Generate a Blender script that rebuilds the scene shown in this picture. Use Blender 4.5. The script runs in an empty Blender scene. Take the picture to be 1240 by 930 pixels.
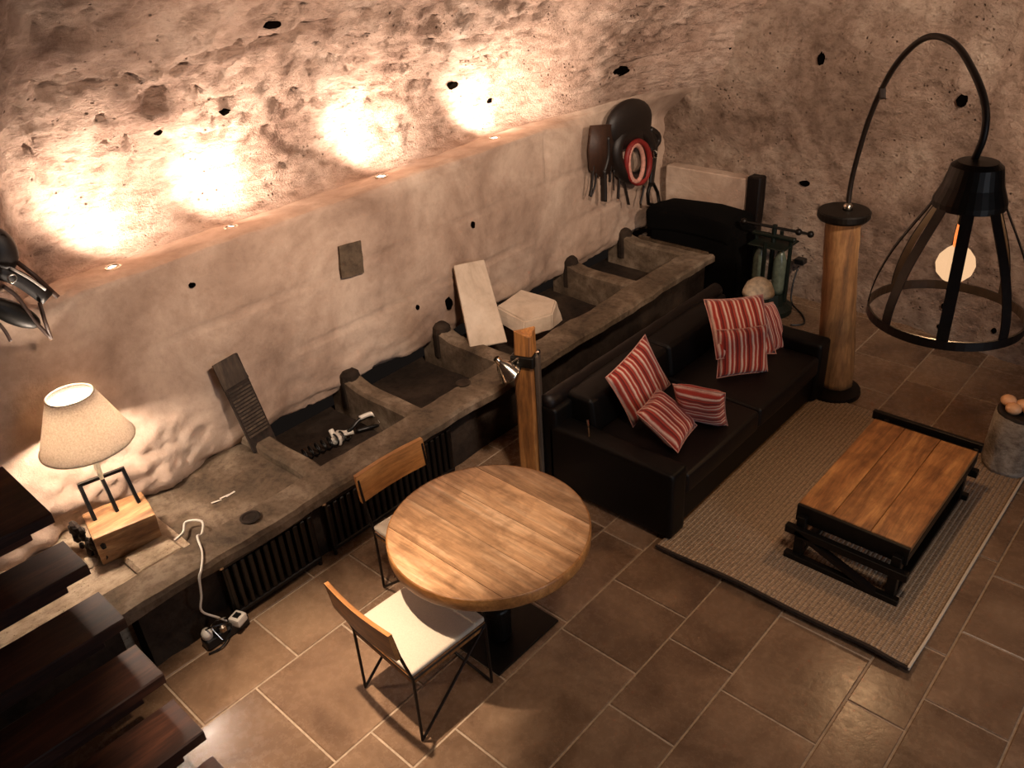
import bpy, bmesh, math, random
from mathutils import Vector, Matrix, noise
random.seed(7)
SC = bpy.context.scene
COL = SC.collection
R = math.radians

# ------------------------------------------------------------------ camera
YAW, PITCH, ROLL, FPX = 0.7682987, 0.5329123, -0.0703280, 1010.895
CAM = Vector((0, 0, 3.4))
cy, sy, cp, sp = math.cos(YAW), math.sin(YAW), math.cos(PITCH), math.sin(PITCH)
fw = Vector((-sy*cp, cy*cp, -sp)); r0 = Vector((cy, sy, 0)); u0 = r0.cross(fw)
rt = math.cos(ROLL)*r0 + math.sin(ROLL)*u0
up = -math.sin(ROLL)*r0 + math.cos(ROLL)*u0
cd = bpy.data.cameras.new('camera'); cam = bpy.data.objects.new('camera', cd); COL.objects.link(cam)
cd.sensor_width = 36; cd.lens = FPX/1240*36; cd.clip_start = .05; cd.clip_end = 60
cam.matrix_world = Matrix(((rt.x, up.x, -fw.x, CAM.x), (rt.y, up.y, -fw.y, CAM.y), (rt.z, up.z, -fw.z, CAM.z), (0, 0, 0, 1)))
SC.camera = cam
# ------------------------------------------------------------------ world, lights, exposure
w = bpy.data.worlds.new('world'); SC.world = w; w.use_nodes = True
w.node_tree.nodes['Background'].inputs[0].default_value = (.004, .003, .0025, 1)
w.node_tree.nodes['Background'].inputs[1].default_value = 1
SC.view_settings.view_transform = 'Standard'; SC.view_settings.look = 'None'
SC.view_settings.gamma = 1; SC.view_settings.use_curve_mapping = False
SC.view_settings.exposure = 0.88
WARM = (1, .66, .40); WARM2 = (1, .79, .60)
def light(name, kind, loc, energy, color, target=None, **kw):
    d = bpy.data.lights.new(name, kind); d.energy = energy; d.color = color
    for k, v in kw.items(): setattr(d, k, v)
    o = bpy.data.objects.new(name, d); COL.objects.link(o); o.location = loc
    if target is not None:
        o.rotation_euler = (Vector(target)-Vector(loc)).to_track_quat('-Z', 'Y').to_euler()
    return o
# ceiling downlights above the camera's view; the wall and far spots are added fill
light('ceiling_downlight_table', 'SPOT', (-2.0, 1.9, 3.9), 150, WARM2, (-2.36, 2.22, 0), spot_size=R(19), spot_blend=1, shadow_soft_size=.05)
light('ceiling_downlight_stairs', 'SPOT', (-2.5, 1.2, 3.7), 560, (1, .76, .56), (-2.62, 1.28, 0), spot_size=R(34), spot_blend=1, shadow_soft_size=.04)
light('ceiling_downlight_rug', 'SPOT', (-.4, 1.9, 3.9), 105, (1, .74, .53), (-1.4, 2.8, 0), spot_size=R(60), spot_blend=1, shadow_soft_size=.22)
light('wall_fill_spot', 'SPOT', (-1.6, 2.4, 3.3), 320, (1, .77, .60), (-4.9, 3.7, 1.95), spot_size=R(106), spot_blend=1, shadow_soft_size=.12)  # unseen spot added to brighten the left wall and vault
light('far_fill_spot', 'SPOT', (.2, 4.3, 3.3), 360, (1, .78, .61), (-2.4, 6.9, 2.3), spot_size=R(88), spot_blend=1, shadow_soft_size=.12)  # unseen spot added to brighten the back wall
# cool daylight from an unseen source on the right, outside the frame
light('side_daylight', 'AREA', (3.0, 2.2, 1.6), 30, (.8, .88, 1), (-1.5, 3.0, .2), shape='RECTANGLE', size=1.0, size_y=2.0)

# ------------------------------------------------------------------ helpers: pixel of the photograph to a point on a plane
def ray(x, y): return fw*FPX + rt*(x-620) - up*(y-465)
def on_x(x, y, X):
    d = ray(x, y); return CAM + d*(X/d.x)
def on_y(x, y, Y):
    d = ray(x, y); return CAM + d*(Y/d.y)
def on_z(x, y, Z):
    d = ray(x, y); return CAM + d*((Z-3.4)/d.z)
# ------------------------------------------------------------------ helpers: objects
def obj(name, me, mat=None, parent=None, smooth=None, kind=None, loc=None):
    if isinstance(me, bmesh.types.BMesh):
        m = bpy.data.meshes.new(name)
        bmesh.ops.recalc_face_normals(me, faces=me.faces[:])
        me.to_mesh(m); me.free(); me = m
    o = bpy.data.objects.new(name, me); COL.objects.link(o)
    if mat is not None and not me.materials: me.materials.append(mat)
    if smooth: 
        for p in me.polygons: p.use_smooth = True
    if parent is not None: o.parent = parent
    if kind: o['kind'] = kind
    if loc is not None: o.location = loc
    return o
def tag(o, label=None, cat=None, group=None, kind=None):
    if label: o['label'] = label
    if cat: o['category'] = cat
    if group: o['group'] = group
    if kind: o['kind'] = kind
    return o
def thing(name, label, cat, loc=(0, 0, 0), rz=0, group=None):
    o = bpy.data.objects.new(name, None); COL.objects.link(o); o.empty_display_size = .1
    o.location = loc; o.rotation_euler = (0, 0, rz)
    return tag(o, label, cat, group)
def BM(): return bmesh.new()
def box(bm, c, s, rot=None, bev=0, seg=1):
    """box centred c with size s"""
    r = bmesh.ops.create_cube(bm, size=1)
    vs = r['verts']
    M = Matrix.Translation(c) @ (rot.to_4x4() if rot is not None else Matrix.Identity(4)) @ Matrix.Diagonal((*s, 1))
    bmesh.ops.transform(bm, matrix=M, verts=vs)
    if bev:
        es = list({e for v in vs for e in v.link_edges})
        bmesh.ops.bevel(bm, geom=es, offset=bev, segments=seg, profile=.7, affect='EDGES')
    return bm
def bb(x0, x1, y0, y1, z0, z1, bev=0, seg=1, bm=None):
    return box(bm or BM(), ((x0+x1)/2, (y0+y1)/2, (z0+z1)/2), (x1-x0, y1-y0, z1-z0), None, bev, seg)
def tube(bm, pts, r, n=8, caps=True, closed=False, flat=1.0):
    """tube along pts; r number or list; flat squashes the section"""
    P = [Vector(p) for p in pts]; N = len(P)
    rs = r if isinstance(r, (list, tuple)) else [r]*N
    rings = []; prev = None
    for i, p in enumerate(P):
        a = P[(i-1) % N] if (i > 0 or closed) else P[i]
        b = P[(i+1) % N] if (i < N-1 or closed) else P[i]
        t = (b-a).normalized()
        if prev is None:
            ref = Vector((0, 0, 1)) if abs(t.z) < .9 else Vector((1, 0, 0))
            prev = (ref - t*ref.dot(t)).normalized()
        else:
            prev = (prev - t*prev.dot(t)).normalized()
        s = t.cross(prev)
        rings.append([bm.verts.new(p + prev*math.cos(2*math.pi*k/n)*rs[i] + s*math.sin(2*math.pi*k/n)*rs[i]*flat) for k in range(n)])
    m = N if closed else N-1
    for i in range(m):
        A, B = rings[i], rings[(i+1) % N]
        for k in range(n): bm.faces.new((A[k], A[(k+1) % n], B[(k+1) % n], B[k]))
    if caps and not closed:
        bm.faces.new(rings[0][::-1]); bm.faces.new(rings[-1])
    return bm
def smoothpts(P, k=6):
    """Catmull-Rom"""
    P = [Vector(p) for p in P]; out = []
    for i in range(len(P)-1):
        a = P[max(i-1, 0)]; b = P[i]; c = P[i+1]; d = P[min(i+2, len(P)-1)]
        for j in range(k):
            t = j/k
            out.append(.5*((2*b) + (c-a)*t + (2*a-5*b+4*c-d)*t*t + (3*b-a-3*c+d)*t**3))
    return out+[P[-1]]
def lathe(bm, prof, c=(0, 0, 0), n=24, cap0=False, cap1=False, wob=0, seed=0):
    c = Vector(c); rings = []
    for (r, z) in prof:
        ring = []
        for k in range(n):
            a = 2*math.pi*k/n; rr = r
            if wob: rr *= 1+wob*noise.noise(Vector((math.cos(a)*1.6+seed, math.sin(a)*1.6, z*2)))*1.6
            ring.append(bm.verts.new(c+Vector((rr*math.cos(a), rr*math.sin(a), z))))
        rings.append(ring)
    for A, B in zip(rings, rings[1:]):
        for k in range(n): bm.faces.new((A[k], A[(k+1) % n], B[(k+1) % n], B[k]))
    if cap0: bm.faces.new(rings[0][::-1])
    if cap1: bm.faces.new(rings[-1])
    return bm
def strip(bm, pts, width, thick, side):
    """flat band following pts; side = direction of its width"""
    P = [Vector(p) for p in pts]; rings = []
    for i, p in enumerate(P):
        t = (P[min(i+1, len(P)-1)]-P[max(i-1, 0)]).normalized()
        s = Vector(side(i) if callable(side) else side); s = (s-t*s.dot(t)).normalized(); n = t.cross(s)
        wv = width[i] if isinstance(width, (list, tuple)) else width
        rings.append([bm.verts.new(p+s*a*wv/2+n*b*thick/2) for a, b in ((-1, -1), (1, -1), (1, 1), (-1, 1))])
    for A, B in zip(rings, rings[1:]):
        for k in range(4): bm.faces.new((A[k], A[(k+1) % 4], B[(k+1) % 4], B[k]))
    bm.faces.new(rings[0][::-1]); bm.faces.new(rings[-1])
    return bm
def prism(bm, poly, nrm, th):
    """polygon poly extruded by th along nrm"""
    n = Vector(nrm).normalized()*th
    a = [bm.verts.new(Vector(p)) for p in poly]; b = [bm.verts.new(Vector(p)+n) for p in poly]
    bm.faces.new(a[::-1]); bm.faces.new(b)
    for i in range(len(a)):
        j = (i+1) % len(a); bm.faces.new((a[i], a[j], b[j], b[i]))
    return bm
def rough(bm, amp, freq, seed=0, cuts=0):
    if cuts: bmesh.ops.subdivide_edges(bm, edges=bm.edges[:], cuts=cuts, use_grid_fill=True)
    bm.normal_update()
    off = Vector((seed*7.3, seed*1.7, seed*3.1))
    for v in bm.verts:
        v.co += v.normal*noise.fractal(v.co*freq+off, .9, 2.1, 4)*amp
    return bm
# ------------------------------------------------------------------ materials
def lin(c): return tuple((x/12.92 if x <= .04045 else ((x+.055)/1.055)**2.4) for x in c)
def hexc(h): return (*lin([int(h[i:i+2], 16)/255 for i in (0, 2, 4)]), 1)
def newmat(name):
    m = bpy.data.materials.new(name); m.use_nodes = True
    nt = m.node_tree; return m, nt, nt.nodes['Principled BSDF']
def nd(nt, t, **kw):
    n = nt.nodes.new(t)
    for k, v in kw.items():
        if k.startswith('i_'): n.inputs[k[2:].replace('_', ' ')].default_value = v
        else: setattr(n, k, v)
    return n
def ramp(nt, src, stops):
    r = nd(nt, 'ShaderNodeValToRGB'); e = r.color_ramp.elements
    while len(e) < len(stops): e.new(.5)
    for el, (p, c) in zip(e, stops): el.position = p; el.color = c
    nt.links.new(src, r.inputs[0]); return r.outputs[0]
def mixc(nt, a, b, f, mode='MIX'):
    n = nd(nt, 'ShaderNodeMix', data_type='RGBA', blend_type=mode)
    for s, v in ((0, f), (6, a), (7, b)):
        if hasattr(v, 'is_linked') or isinstance(v, bpy.types.NodeSocket): nt.links.new(v, n.inputs[s])
        else: n.inputs[s].default_value = v
    return n.outputs[2]
def bump(nt, bs, h, strength=.3, dist=.01):
    b = nd(nt, 'ShaderNodeBump'); b.inputs['Strength'].default_value = strength; b.inputs['Distance'].default_value = dist
    nt.links.new(h, b.inputs['Height']); nt.links.new(b.outputs[0], bs.inputs['Normal'])
def coords(nt, scale=(1, 1, 1), kind='Object', rnd=False):
    tc = nd(nt, 'ShaderNodeTexCoord'); mp = nd(nt, 'ShaderNodeMapping'); mp.inputs['Scale'].default_value = scale
    nt.links.new(tc.outputs[kind], mp.inputs[0])
    if rnd:
        oi = nd(nt, 'ShaderNodeObjectInfo'); cb = nd(nt, 'ShaderNodeCombineXYZ')
        ml = nd(nt, 'ShaderNodeMath', operation='MULTIPLY'); ml.inputs[1].default_value = 37
        nt.links.new(oi.outputs['Random'], ml.inputs[0])
        for k in range(3): nt.links.new(ml.outputs[0], cb.inputs[k])
        nt.links.new(cb.outputs[0], mp.inputs['Location'])
        return mp.outputs[0], oi.outputs['Random']
    return mp.outputs[0]
def noi(nt, vec, scale, detail=5, rough_=.6, dist=0):
    n = nd(nt, 'ShaderNodeTexNoise'); n.inputs['Scale'].default_value = scale; n.inputs['Detail'].default_value = detail
    n.inputs['Roughness'].default_value = rough_; n.inputs['Distortion'].default_value = dist
    nt.links.new(vec, n.inputs['Vector']); return n.outputs[0]
def plain(name, c, rough_=.6, metal=0, var=.15, bs_=.0, scale=30, spec=.5, sheen=0, dist=.003):
    m, nt, b = newmat(name); v = coords(nt); n = noi(nt, v, scale)
    c = hexc(c); d = tuple(x*(1-var*2.2) for x in c[:3])+(1,); l = tuple(min(1, x*(1+var*1.6)) for x in c[:3])+(1,)
    nt.links.new(ramp(nt, n, [(.3, d), (.7, l)]), b.inputs['Base Color'])
    b.inputs['Roughness'].default_value = rough_; b.inputs['Metallic'].default_value = metal
    b.inputs['Specular IOR Level'].default_value = spec
    if sheen: b.inputs['Sheen Weight'].default_value = sheen
    if bs_: bump(nt, b, n, bs_, dist)
    return m
def wood(name, dark, mid, lite, axis=1, rough_=.5, sc=1.0, knots=True, rnd=True, spec=.5, dscale=1, bstr=.35):
    m, nt, b = newmat(name)
    s = [9*sc, 9*sc, 9*sc]; s[axis] = .9*sc
    v, ri = coords(nt, tuple(s), rnd=True)
    n1 = noi(nt, v, 1.6, 8, .65, .6); n2 = noi(nt, v, 7, 4, .7, .2)
    c = ramp(nt, n1, [(.28, hexc(dark)), (.5, hexc(mid)), (.72, hexc(lite))])
    f = ramp(nt, n2, [(.35, (.55, .55, .55, 1)), (.6, (1, 1, 1, 1))])
    c = mixc(nt, c, f, .7, 'MULTIPLY')
    v2 = coords(nt, (1, 1, 1)); n3 = noi(nt, v2, 3.5*dscale, 4, .6, .4)
    blot = ramp(nt, n3, [(.38, (.55, .5, .45, 1)), (.55, (1, 1, 1, 1))])
    c = mixc(nt, c, blot, .6, 'MULTIPLY')
    hv = nd(nt, 'ShaderNodeMapRange'); hv.inputs['To Min'].default_value = .8; hv.inputs['To Max'].default_value = 1.15
    nt.links.new(ri, hv.inputs[0])
    c = mixc(nt, c, hv.outputs[0], 1, 'MULTIPLY')
    nt.links.new(c, b.inputs['Base Color']); b.inputs['Roughness'].default_value = rough_
    b.inputs['Specular IOR Level'].default_value = spec
    bump(nt, b, n1, bstr, .004)
    return m
def rockmat(name, dark, mid, lite, sc=1.0, bs_=.6, dist=.02, pits=True, speck=.6):
    m, nt, b = newmat(name); v = coords(nt)
    n1 = noi(nt, v, 1.3*sc, 8, .62, .5); n2 = noi(nt, coords(nt, (1, .4, 1.4)) if pits else v, 11*sc, 8, .72); n3 = noi(nt, v, 45*sc, 4, .7)
    c = ramp(nt, n1, [(.3, hexc(dark)), (.5, hexc(mid)), (.7, hexc(lite))])
    c = mixc(nt, c, ramp(nt, n2, [(.36, (.42, .36, .32, 1)), (.54, (1, 1, 1, 1))]), speck, 'MULTIPLY')
    h = nd(nt, 'ShaderNodeMath', operation='MULTIPLY_ADD'); h.inputs[1].default_value = .35
    nt.links.new(n3, h.inputs[0]); nt.links.new(n2, h.inputs[2])
    hh = h.outputs[0]
    if pits:
        vo = nd(nt, 'ShaderNodeTexVoronoi'); vo.inputs['Scale'].default_value = 16*sc; nt.links.new(v, vo.inputs['Vector'])
        pr = ramp(nt, vo.outputs['Distance'], [(.06, (0, 0, 0, 1)), (.2, (1, 1, 1, 1))])
        gate = ramp(nt, noi(nt, v, 3*sc, 3, .5), [(.52, (1, 1, 1, 1)), (.6, (0, 0, 0, 1))])
        pm = nd(nt, 'ShaderNodeMath', operation='MAXIMUM'); nt.links.new(pr, pm.inputs[0]); nt.links.new(gate, pm.inputs[1])
        c = mixc(nt, c, mixc(nt, (.35, .3, .27, 1), (1, 1, 1, 1), pm.outputs[0]), 1, 'MULTIPLY')
        ad = nd(nt, 'ShaderNodeMath', operation='MULTIPLY_ADD'); ad.inputs[1].default_value = .8
        nt.links.new(pm.outputs[0], ad.inputs[0]); nt.links.new(hh, ad.inputs[2]); hh = ad.outputs[0]
    nt.links.new(c, b.inputs['Base Color']); b.inputs['Roughness'].default_value = .9
    b.inputs['Specular IOR Level'].default_value = .2
    bump(nt, b, hh, bs_, dist)
    return m
M = {}
M['vault'] = rockmat('tuff_vault_plaster', '8C6E5E', 'BD9F8C', 'D6BCAA', 1.3, 1.0, .07, speck=.65)
M['plaster'] = rockmat('smoothed_wall_plaster', '866E5E', 'AC9482', 'CBB5A2', 1.1, .5, .014, pits=False, speck=.22)
M['backwall'] = rockmat('back_wall_plaster', '705A4A', 'A08775', 'C2AC98', 1.3, 1.0, .06, speck=.6)
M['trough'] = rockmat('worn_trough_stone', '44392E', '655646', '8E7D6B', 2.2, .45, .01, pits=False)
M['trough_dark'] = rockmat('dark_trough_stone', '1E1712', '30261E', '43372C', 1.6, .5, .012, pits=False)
M['rubble'] = rockmat('pale_rubble', '8C7862', 'B39D84', 'CDB89E', 3, .9, .02)
M['slab'] = rockmat('pale_limestone', 'A89683', 'C4B29E', 'D2C3B1', 2, .25, .006, pits=False, speck=.12)
M['grout'] = plain('floor_grout', 'A8937C', .9, var=.12, bs_=.3)
def tilemat():
    m, nt, b = newmat('floor_stone'); v, ri = coords(nt, rnd=True)
    n1 = noi(nt, v, 2.2, 7, .6, 1.0); n2 = noi(nt, v, 26, 5, .7)
    c = ramp(nt, n1, [(.3, hexc('624C3A')), (.5, hexc('7E654F')), (.72, hexc('967B62'))])
    c = mixc(nt, c, ramp(nt, n2, [(.25, (.7, .68, .65, 1)), (.6, (1, 1, 1, 1))]), .6, 'MULTIPLY')
    rr = ramp(nt, ri, [(0, (.74, .72, .70, 1)), (.5, (.95, .93, .92, 1)), (1, (1.0, 1.0, 1.0, 1))])
    c = mixc(nt, c, rr, 1, 'MULTIPLY')
    nt.links.new(c, b.inputs['Base Color'])
    nt.links.new(ramp(nt, n2, [(.2, (.17, .17, .17, 1)), (.8, (.36, .36, .36, 1))]), b.inputs['Roughness'])
    b.inputs['Specular IOR Level'].default_value = .4
    ad = nd(nt, 'ShaderNodeMath', operation='MULTIPLY_ADD'); ad.inputs[1].default_value = 2.5
    nt.links.new(n1, ad.inputs[0]); nt.links.new(n2, ad.inputs[2])
    bump(nt, b, ad.outputs[0], .25, .004)
    return m
M['tile'] = tilemat()
M['stair'] = wood('dark_stained_tread_wood', '170B06', '361C11', '5A3421', 1, .55, .9, spec=.3)
M['tabletop'] = wood('worn_honey_tabletop', '86603F', 'C69A70', 'E6C29C', 0, .30, .9, dscale=2.5)
M['chairwood'] = wood('honey_chair_wood', '8A5A30', 'B47C45', 'CE9659', 0, .4, 1.2)
M['coffee'] = wood('orange_brown_board', '553219', 'A06C3D', 'CB965B', 1, .42, 1.1, dscale=2.2)
M['post'] = wood('old_golden_beam', '3F2410', '96622F', 'C48D4E', 2, .6, 1.0)
M['log'] = wood('split_log', '332010', '7D5833', 'A67E50', 2, .75, .8)
M['block'] = wood('pale_sawn_block', '6B4526', 'A87849', 'CFA573', 1, .6, 1)
M['board'] = wood('grey_weathered_board', '2B211A', '4B3D31', '6B5A49', 2, .8, 1)
M['bark'] = rockmat('grey_bark', '5E5348', 'B5A897', 'E4DACB', 4, 1.0, .03)
M['darkbark'] = plain('dark_bark', '2A1E16', .9, var=.3, bs_=.8, dist=.01)
M['iron'] = plain('black_iron', '17130F', .45, .6, bs_=.1)
M['brown_iron'] = plain('brown_black_iron', '1C1410', .5, .5, bs_=.15)
M['radiator'] = plain('dark_brown_radiator', '120D0A', .4, .3)
M['leather'] = plain('black_leather', '060403', .5, bs_=.25, scale=60, spec=.22, dist=.002)
M['leather_b'] = plain('worn_brown_leather', '0E0705', .5, bs_=.25, scale=60, spec=.28, dist=.002)
M['tack'] = plain('dark_harness_leather', '150D09', .5, bs_=.3)
M['tack_b'] = plain('brown_harness_leather', '3A2418', .55, bs_=.3)
M['redpad'] = plain('red_padding', '7E1C18', .6, bs_=.2)
M['pinkpad'] = plain('pink_lining', 'C08878', .7, bs_=.1)
M['steel'] = plain('polished_steel', 'B8B0A4', .25, 1)
M['chrome'] = plain('bright_chrome', 'E6DFD0', .15, 1)
M['seat'] = plain('cream_seat_fabric', 'C9BBA7', .85, var=.05, bs_=.2, scale=180, sheen=.2, dist=.001)
M['white'] = plain('white_plastic', 'D8D0C4', .4, var=.03)
M['black'] = plain('black_plastic', '0F0E0D', .4)
M['green'] = plain('dark_green_iron', '0E1811', .45, .3, bs_=.2)
M['jar'] = plain('pale_green_jar_glass', '565E50', .25, 0)
M['egg'] = plain('pale_orange_shell', 'E0AE82', .45, var=.06)
M['dome'] = plain('cream_parchment', 'C9BCA4', .8, bs_=.1)
M['cloth'] = plain('black_cloth', '050403', 1, bs_=.3, spec=.1)
M['hole'] = plain('hole_shade_black', '060403', 1, spec=0)  # black that stands in for the shade inside wall holes
M['rib'] = plain('dark_iron_with_worn_edges', '1A130F', .42, .5, bs_=.1)
def emis(name, col, s):
    m, nt, b = newmat(name); b.inputs['Base Color'].default_value = (*col, 1)
    b.inputs['Emission Color'].default_value = (*col, 1); b.inputs['Emission Strength'].default_value = s
    return m
def glowglass(name, col, s_, tr_):
    m, nt, b = newmat(name); e = nd(nt, 'ShaderNodeEmission'); e.inputs[0].default_value = (*col, 1); e.inputs[1].default_value = s_
    t = nd(nt, 'ShaderNodeBsdfTransparent'); mx = nd(nt, 'ShaderNodeMixShader'); mx.inputs[0].default_value = tr_
    nt.links.new(e.outputs[0], mx.inputs[1]); nt.links.new(t.outputs[0], mx.inputs[2])
    nt.links.new(mx.outputs[0], nt.nodes['Material Output'].inputs[0]); nt.nodes.remove(b); return m
M['bulb'] = glowglass('glowing_amber_bulb', (1, .60, .32), .62, .45)
M['bulbneck'] = emis('glowing_orange_neck', (1, .25, .06), .6)
M['lens'] = emis('spot_lens', (1, .85, .65), 12)
def shademat():
    m, nt, b = newmat('linen_shade'); v = coords(nt, (1, 1, 1)); n = noi(nt, v, 120, 3, .6)
    c = ramp(nt, n, [(.3, hexc('B9AA98')), (.7, hexc('E2D8CC'))])
    nt.links.new(c, b.inputs['Base Color']); b.inputs['Roughness'].default_value = .9
    tr = nd(nt, 'ShaderNodeBsdfTranslucent'); nt.links.new(c, tr.inputs[0])
    mx = nd(nt, 'ShaderNodeMixShader'); mx.inputs[0].default_value = .42
    nt.links.new(b.outputs[0], mx.inputs[1]); nt.links.new(tr.outputs[0], mx.inputs[2])
    nt.links.new(mx.outputs[0], nt.nodes['Material Output'].inputs[0])
    return m
M['shade'] = shademat()
def stripes():
    m, nt, b = newmat('red_striped_weave'); v = coords(nt)
    sx = nd(nt, 'ShaderNodeSeparateXYZ'); nt.links.new(v, sx.inputs[0])
    w1 = noi(nt, v, 9, 3, .5)
    a = nd(nt, 'ShaderNodeMath', operation='MULTIPLY_ADD'); a.inputs[1].default_value = .012; nt.links.new(w1, a.inputs[0]); nt.links.new(sx.outputs[0], a.inputs[2])
    k = nd(nt, 'ShaderNodeMath', operation='MULTIPLY'); k.inputs[1].default_value = 12; nt.links.new(a.outputs[0], k.inputs[0])
    f = nd(nt, 'ShaderNodeMath', operation='FRACT'); nt.links.new(k.outputs[0], f.inputs[0])
    c = ramp(nt, f.outputs[0], [(0, hexc('A02A1C')), (.12, hexc('EBC6B0')), (.20, hexc('A62C1E')), (.40, hexc('5A120E')), (.50, hexc('B8402E')), (.60, hexc('8E2218')), (.78, hexc('F0D2BE')), (.87, hexc('A8301F'))])
    c = mixc(nt, c, ramp(nt, noi(nt, v, 160, 2, .6), [(.3, (.7, .7, .7, 1)), (.6, (1, 1, 1, 1))]), .6, 'MULTIPLY')
    nt.links.new(c, b.inputs['Base Color']); b.inputs['Roughness'].default_value = .85; b.inputs['Sheen Weight'].default_value = .15
    bump(nt, b, w1, .4, .01)
    return m
M['stripe'] = stripes()
def rugmat():
    m, nt, b = newmat('woven_mat'); v = coords(nt, (1, 1, 1))
    wv = nd(nt, 'ShaderNodeTexWave', bands_direction='Y'); wv.inputs['Scale'].default_value = 22; wv.inputs['Distortion'].default_value = .6
    nt.links.new(v, wv.inputs[0])
    n = noi(nt, v, 60, 3, .7)
    c = ramp(nt, n, [(.3, hexc('7C6855')), (.7, hexc('BCA489'))])
    sx = nd(nt, 'ShaderNodeSeparateXYZ'); nt.links.new(v, sx.inputs[0])
    k = nd(nt, 'ShaderNodeMath', operation='MULTIPLY'); k.inputs[1].default_value = 54/1.45; nt.links.new(sx.outputs[0], k.inputs[0])
    f = nd(nt, 'ShaderNodeMath', operation='FRACT'); nt.links.new(k.outputs[0], f.inputs[0])
    c = mixc(nt, c, ramp(nt, f.outputs[0], [(.0, (.38, .34, .3, 1)), (.2, (1, 1, 1, 1)), (.8, (1, 1, 1, 1)), (1, (.38, .34, .3, 1))]), .8, 'MULTIPLY')
    c = mixc(nt, c, ramp(nt, wv.outputs[0], [(.2, (.6, .58, .55, 1)), (.7, (1, 1, 1, 1))]), .6, 'MULTIPLY')
    nt.links.new(c, b.inputs['Base Color']); b.inputs['Roughness'].default_value = .85
    bump(nt, b, wv.outputs[0], .5, .004)
    return m
M['rug'] = rugmat()
# ================================================================== THE SETTING
# ---- floor: grout bed + stone tiles
floor = obj('floor', bb(-4.7, 3.35, -2.7, 7.3, -.12, -.006), M['grout'], kind='structure')
cols = [(-3.62, -3.46), (-3.46, -3.04), (-3.04, -2.38), (-2.38, -2.08), (-2.08, -1.60), (-1.60, -1.23), (-1.23, -.745), (-.745, -.47), (-.47, -.10), (-.10, .38), (.38, .78), (.78, 1.3), (1.3, 1.8), (1.8, 2.3), (2.3, 2.8), (2.8, 3.3)]
known = {1: [.83, 1.38, 2.05], 2: [.55, 1.12, 1.67, 2.35], 3: [.82, 1.33, 1.96, 2.45], 4: [1.0, 1.60, 2.40, 2.87, 3.5], 5: [1.55, 2.17, 2.70, 3.3], 6: [1.9, 2.58, 3.2], 7: [2.1, 2.9, 3.45], 8: [2.5, 3.13, 3.66, 4.18]}
def tile_mesh(wx, wy):
    bm = BM(); g = .004; h = .02
    lo = [bm.verts.new(p) for p in ((0, 0, -h), (wx, 0, -h), (wx, wy, -h), (0, wy, -h))]
    mi = [bm.verts.new(p) for p in ((0, 0, -.003), (wx, 0, -.003), (wx, wy, -.003), (0, wy, -.003))]
    hi = [bm.verts.new(p) for p in ((g, g, 0), (wx-g, g, 0), (wx-g, wy-g, 0), (g, wy-g, 0))]
    for A, B in ((lo, mi), (mi, hi)):
        for k in range(4): bm.faces.new((A[k], A[(k+1) % 4], B[(k+1) % 4], B[k]))
    bm.faces.new(hi); bm.faces.new(lo[::-1])
    return bm
for ci, (x0, x1) in enumerate(cols):
    ys = sorted(known.get(ci, [1.9+random.uniform(-.3, .3)]))
    while ys[0] > -2.3: ys.insert(0, ys[0]-random.choice((.5, .62, .72, .85)))
    while ys[-1] < 7.1: ys.append(ys[-1]+random.choice((.5, .62, .72, .85)))
    for y0, y1 in zip(ys, ys[1:]):
        if y0 > 7.1: continue
        g = .0055
        t = obj('floor_tile', tile_mesh(x1-x0-2*g, y1-y0-2*g), M['tile'], floor)
        t.location = (x0+g, y0+g, random.uniform(-.0015, .001))
# ---- left wall, ledge and vault
def sm(a, b, x):
    t = max(0, min(1, (x-a)/(b-a))); return t*t*(3-2*t)
PA = [(-4.62, .40), (-4.45, .425), (-4.42, .5), (-4.42, 1.0), (-4.42, 1.5), (-4.42, 1.705), (-4.428, 1.728), (-4.50, 1.738), (-4.80, 1.70), (-4.88, 1.73), (-4.93, 1.85), (-4.94, 2.0), (-4.88, 2.18), (-4.76, 2.34), (-4.58, 2.5), (-4.2, 2.82), (-3.7, 3.2), (-3.0, 3.65), (-2.4, 3.95)]
PB = [(-4.62, .40), (-4.45, .425), (-4.42, .5), (-4.42, 1.0), (-4.42, 1.42), (-4.42, 1.55), (-4.42, 1.64), (-4.41, 1.72), (-4.40, 1.80), (-4.39, 1.88), (-4.37, 1.96), (-4.33, 2.06), (-4.27, 2.18), (-4.18, 2.34), (-4.06, 2.5), (-3.8, 2.82), (-3.4, 3.2), (-2.85, 3.65), (-2.4, 3.95)]
def interp(P, n):
    L = [0]
    for a, b in zip(P, P[1:]): L.append(L[-1]+math.dist(a, b))
    return L
LA = interp(PA, 0)
NT = 190; NY = 330
def prof(s, k):
    # s arc length on PA; the same segment parameter on PB
    for i in range(len(LA)-1):
        if s <= LA[i+1] or i == len(LA)-2:
            t = (s-LA[i])/(LA[i+1]-LA[i]); break
    a = [PA[i][j]+(PA[i+1][j]-PA[i][j])*t for j in (0, 1)]; b = [PB[i][j]+(PB[i+1][j]-PB[i][j])*t for j in (0, 1)]
    return a[0]*k+b[0]*(1-k), a[1]*k+b[1]*(1-k), i+t
jy = [.9, 1.55, 2.32, 2.95, 3.75, 4.4, 5.15, 5.85, 6.5]
SPOTS = [1.67, 2.42, 3.63, 4.80]
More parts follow.
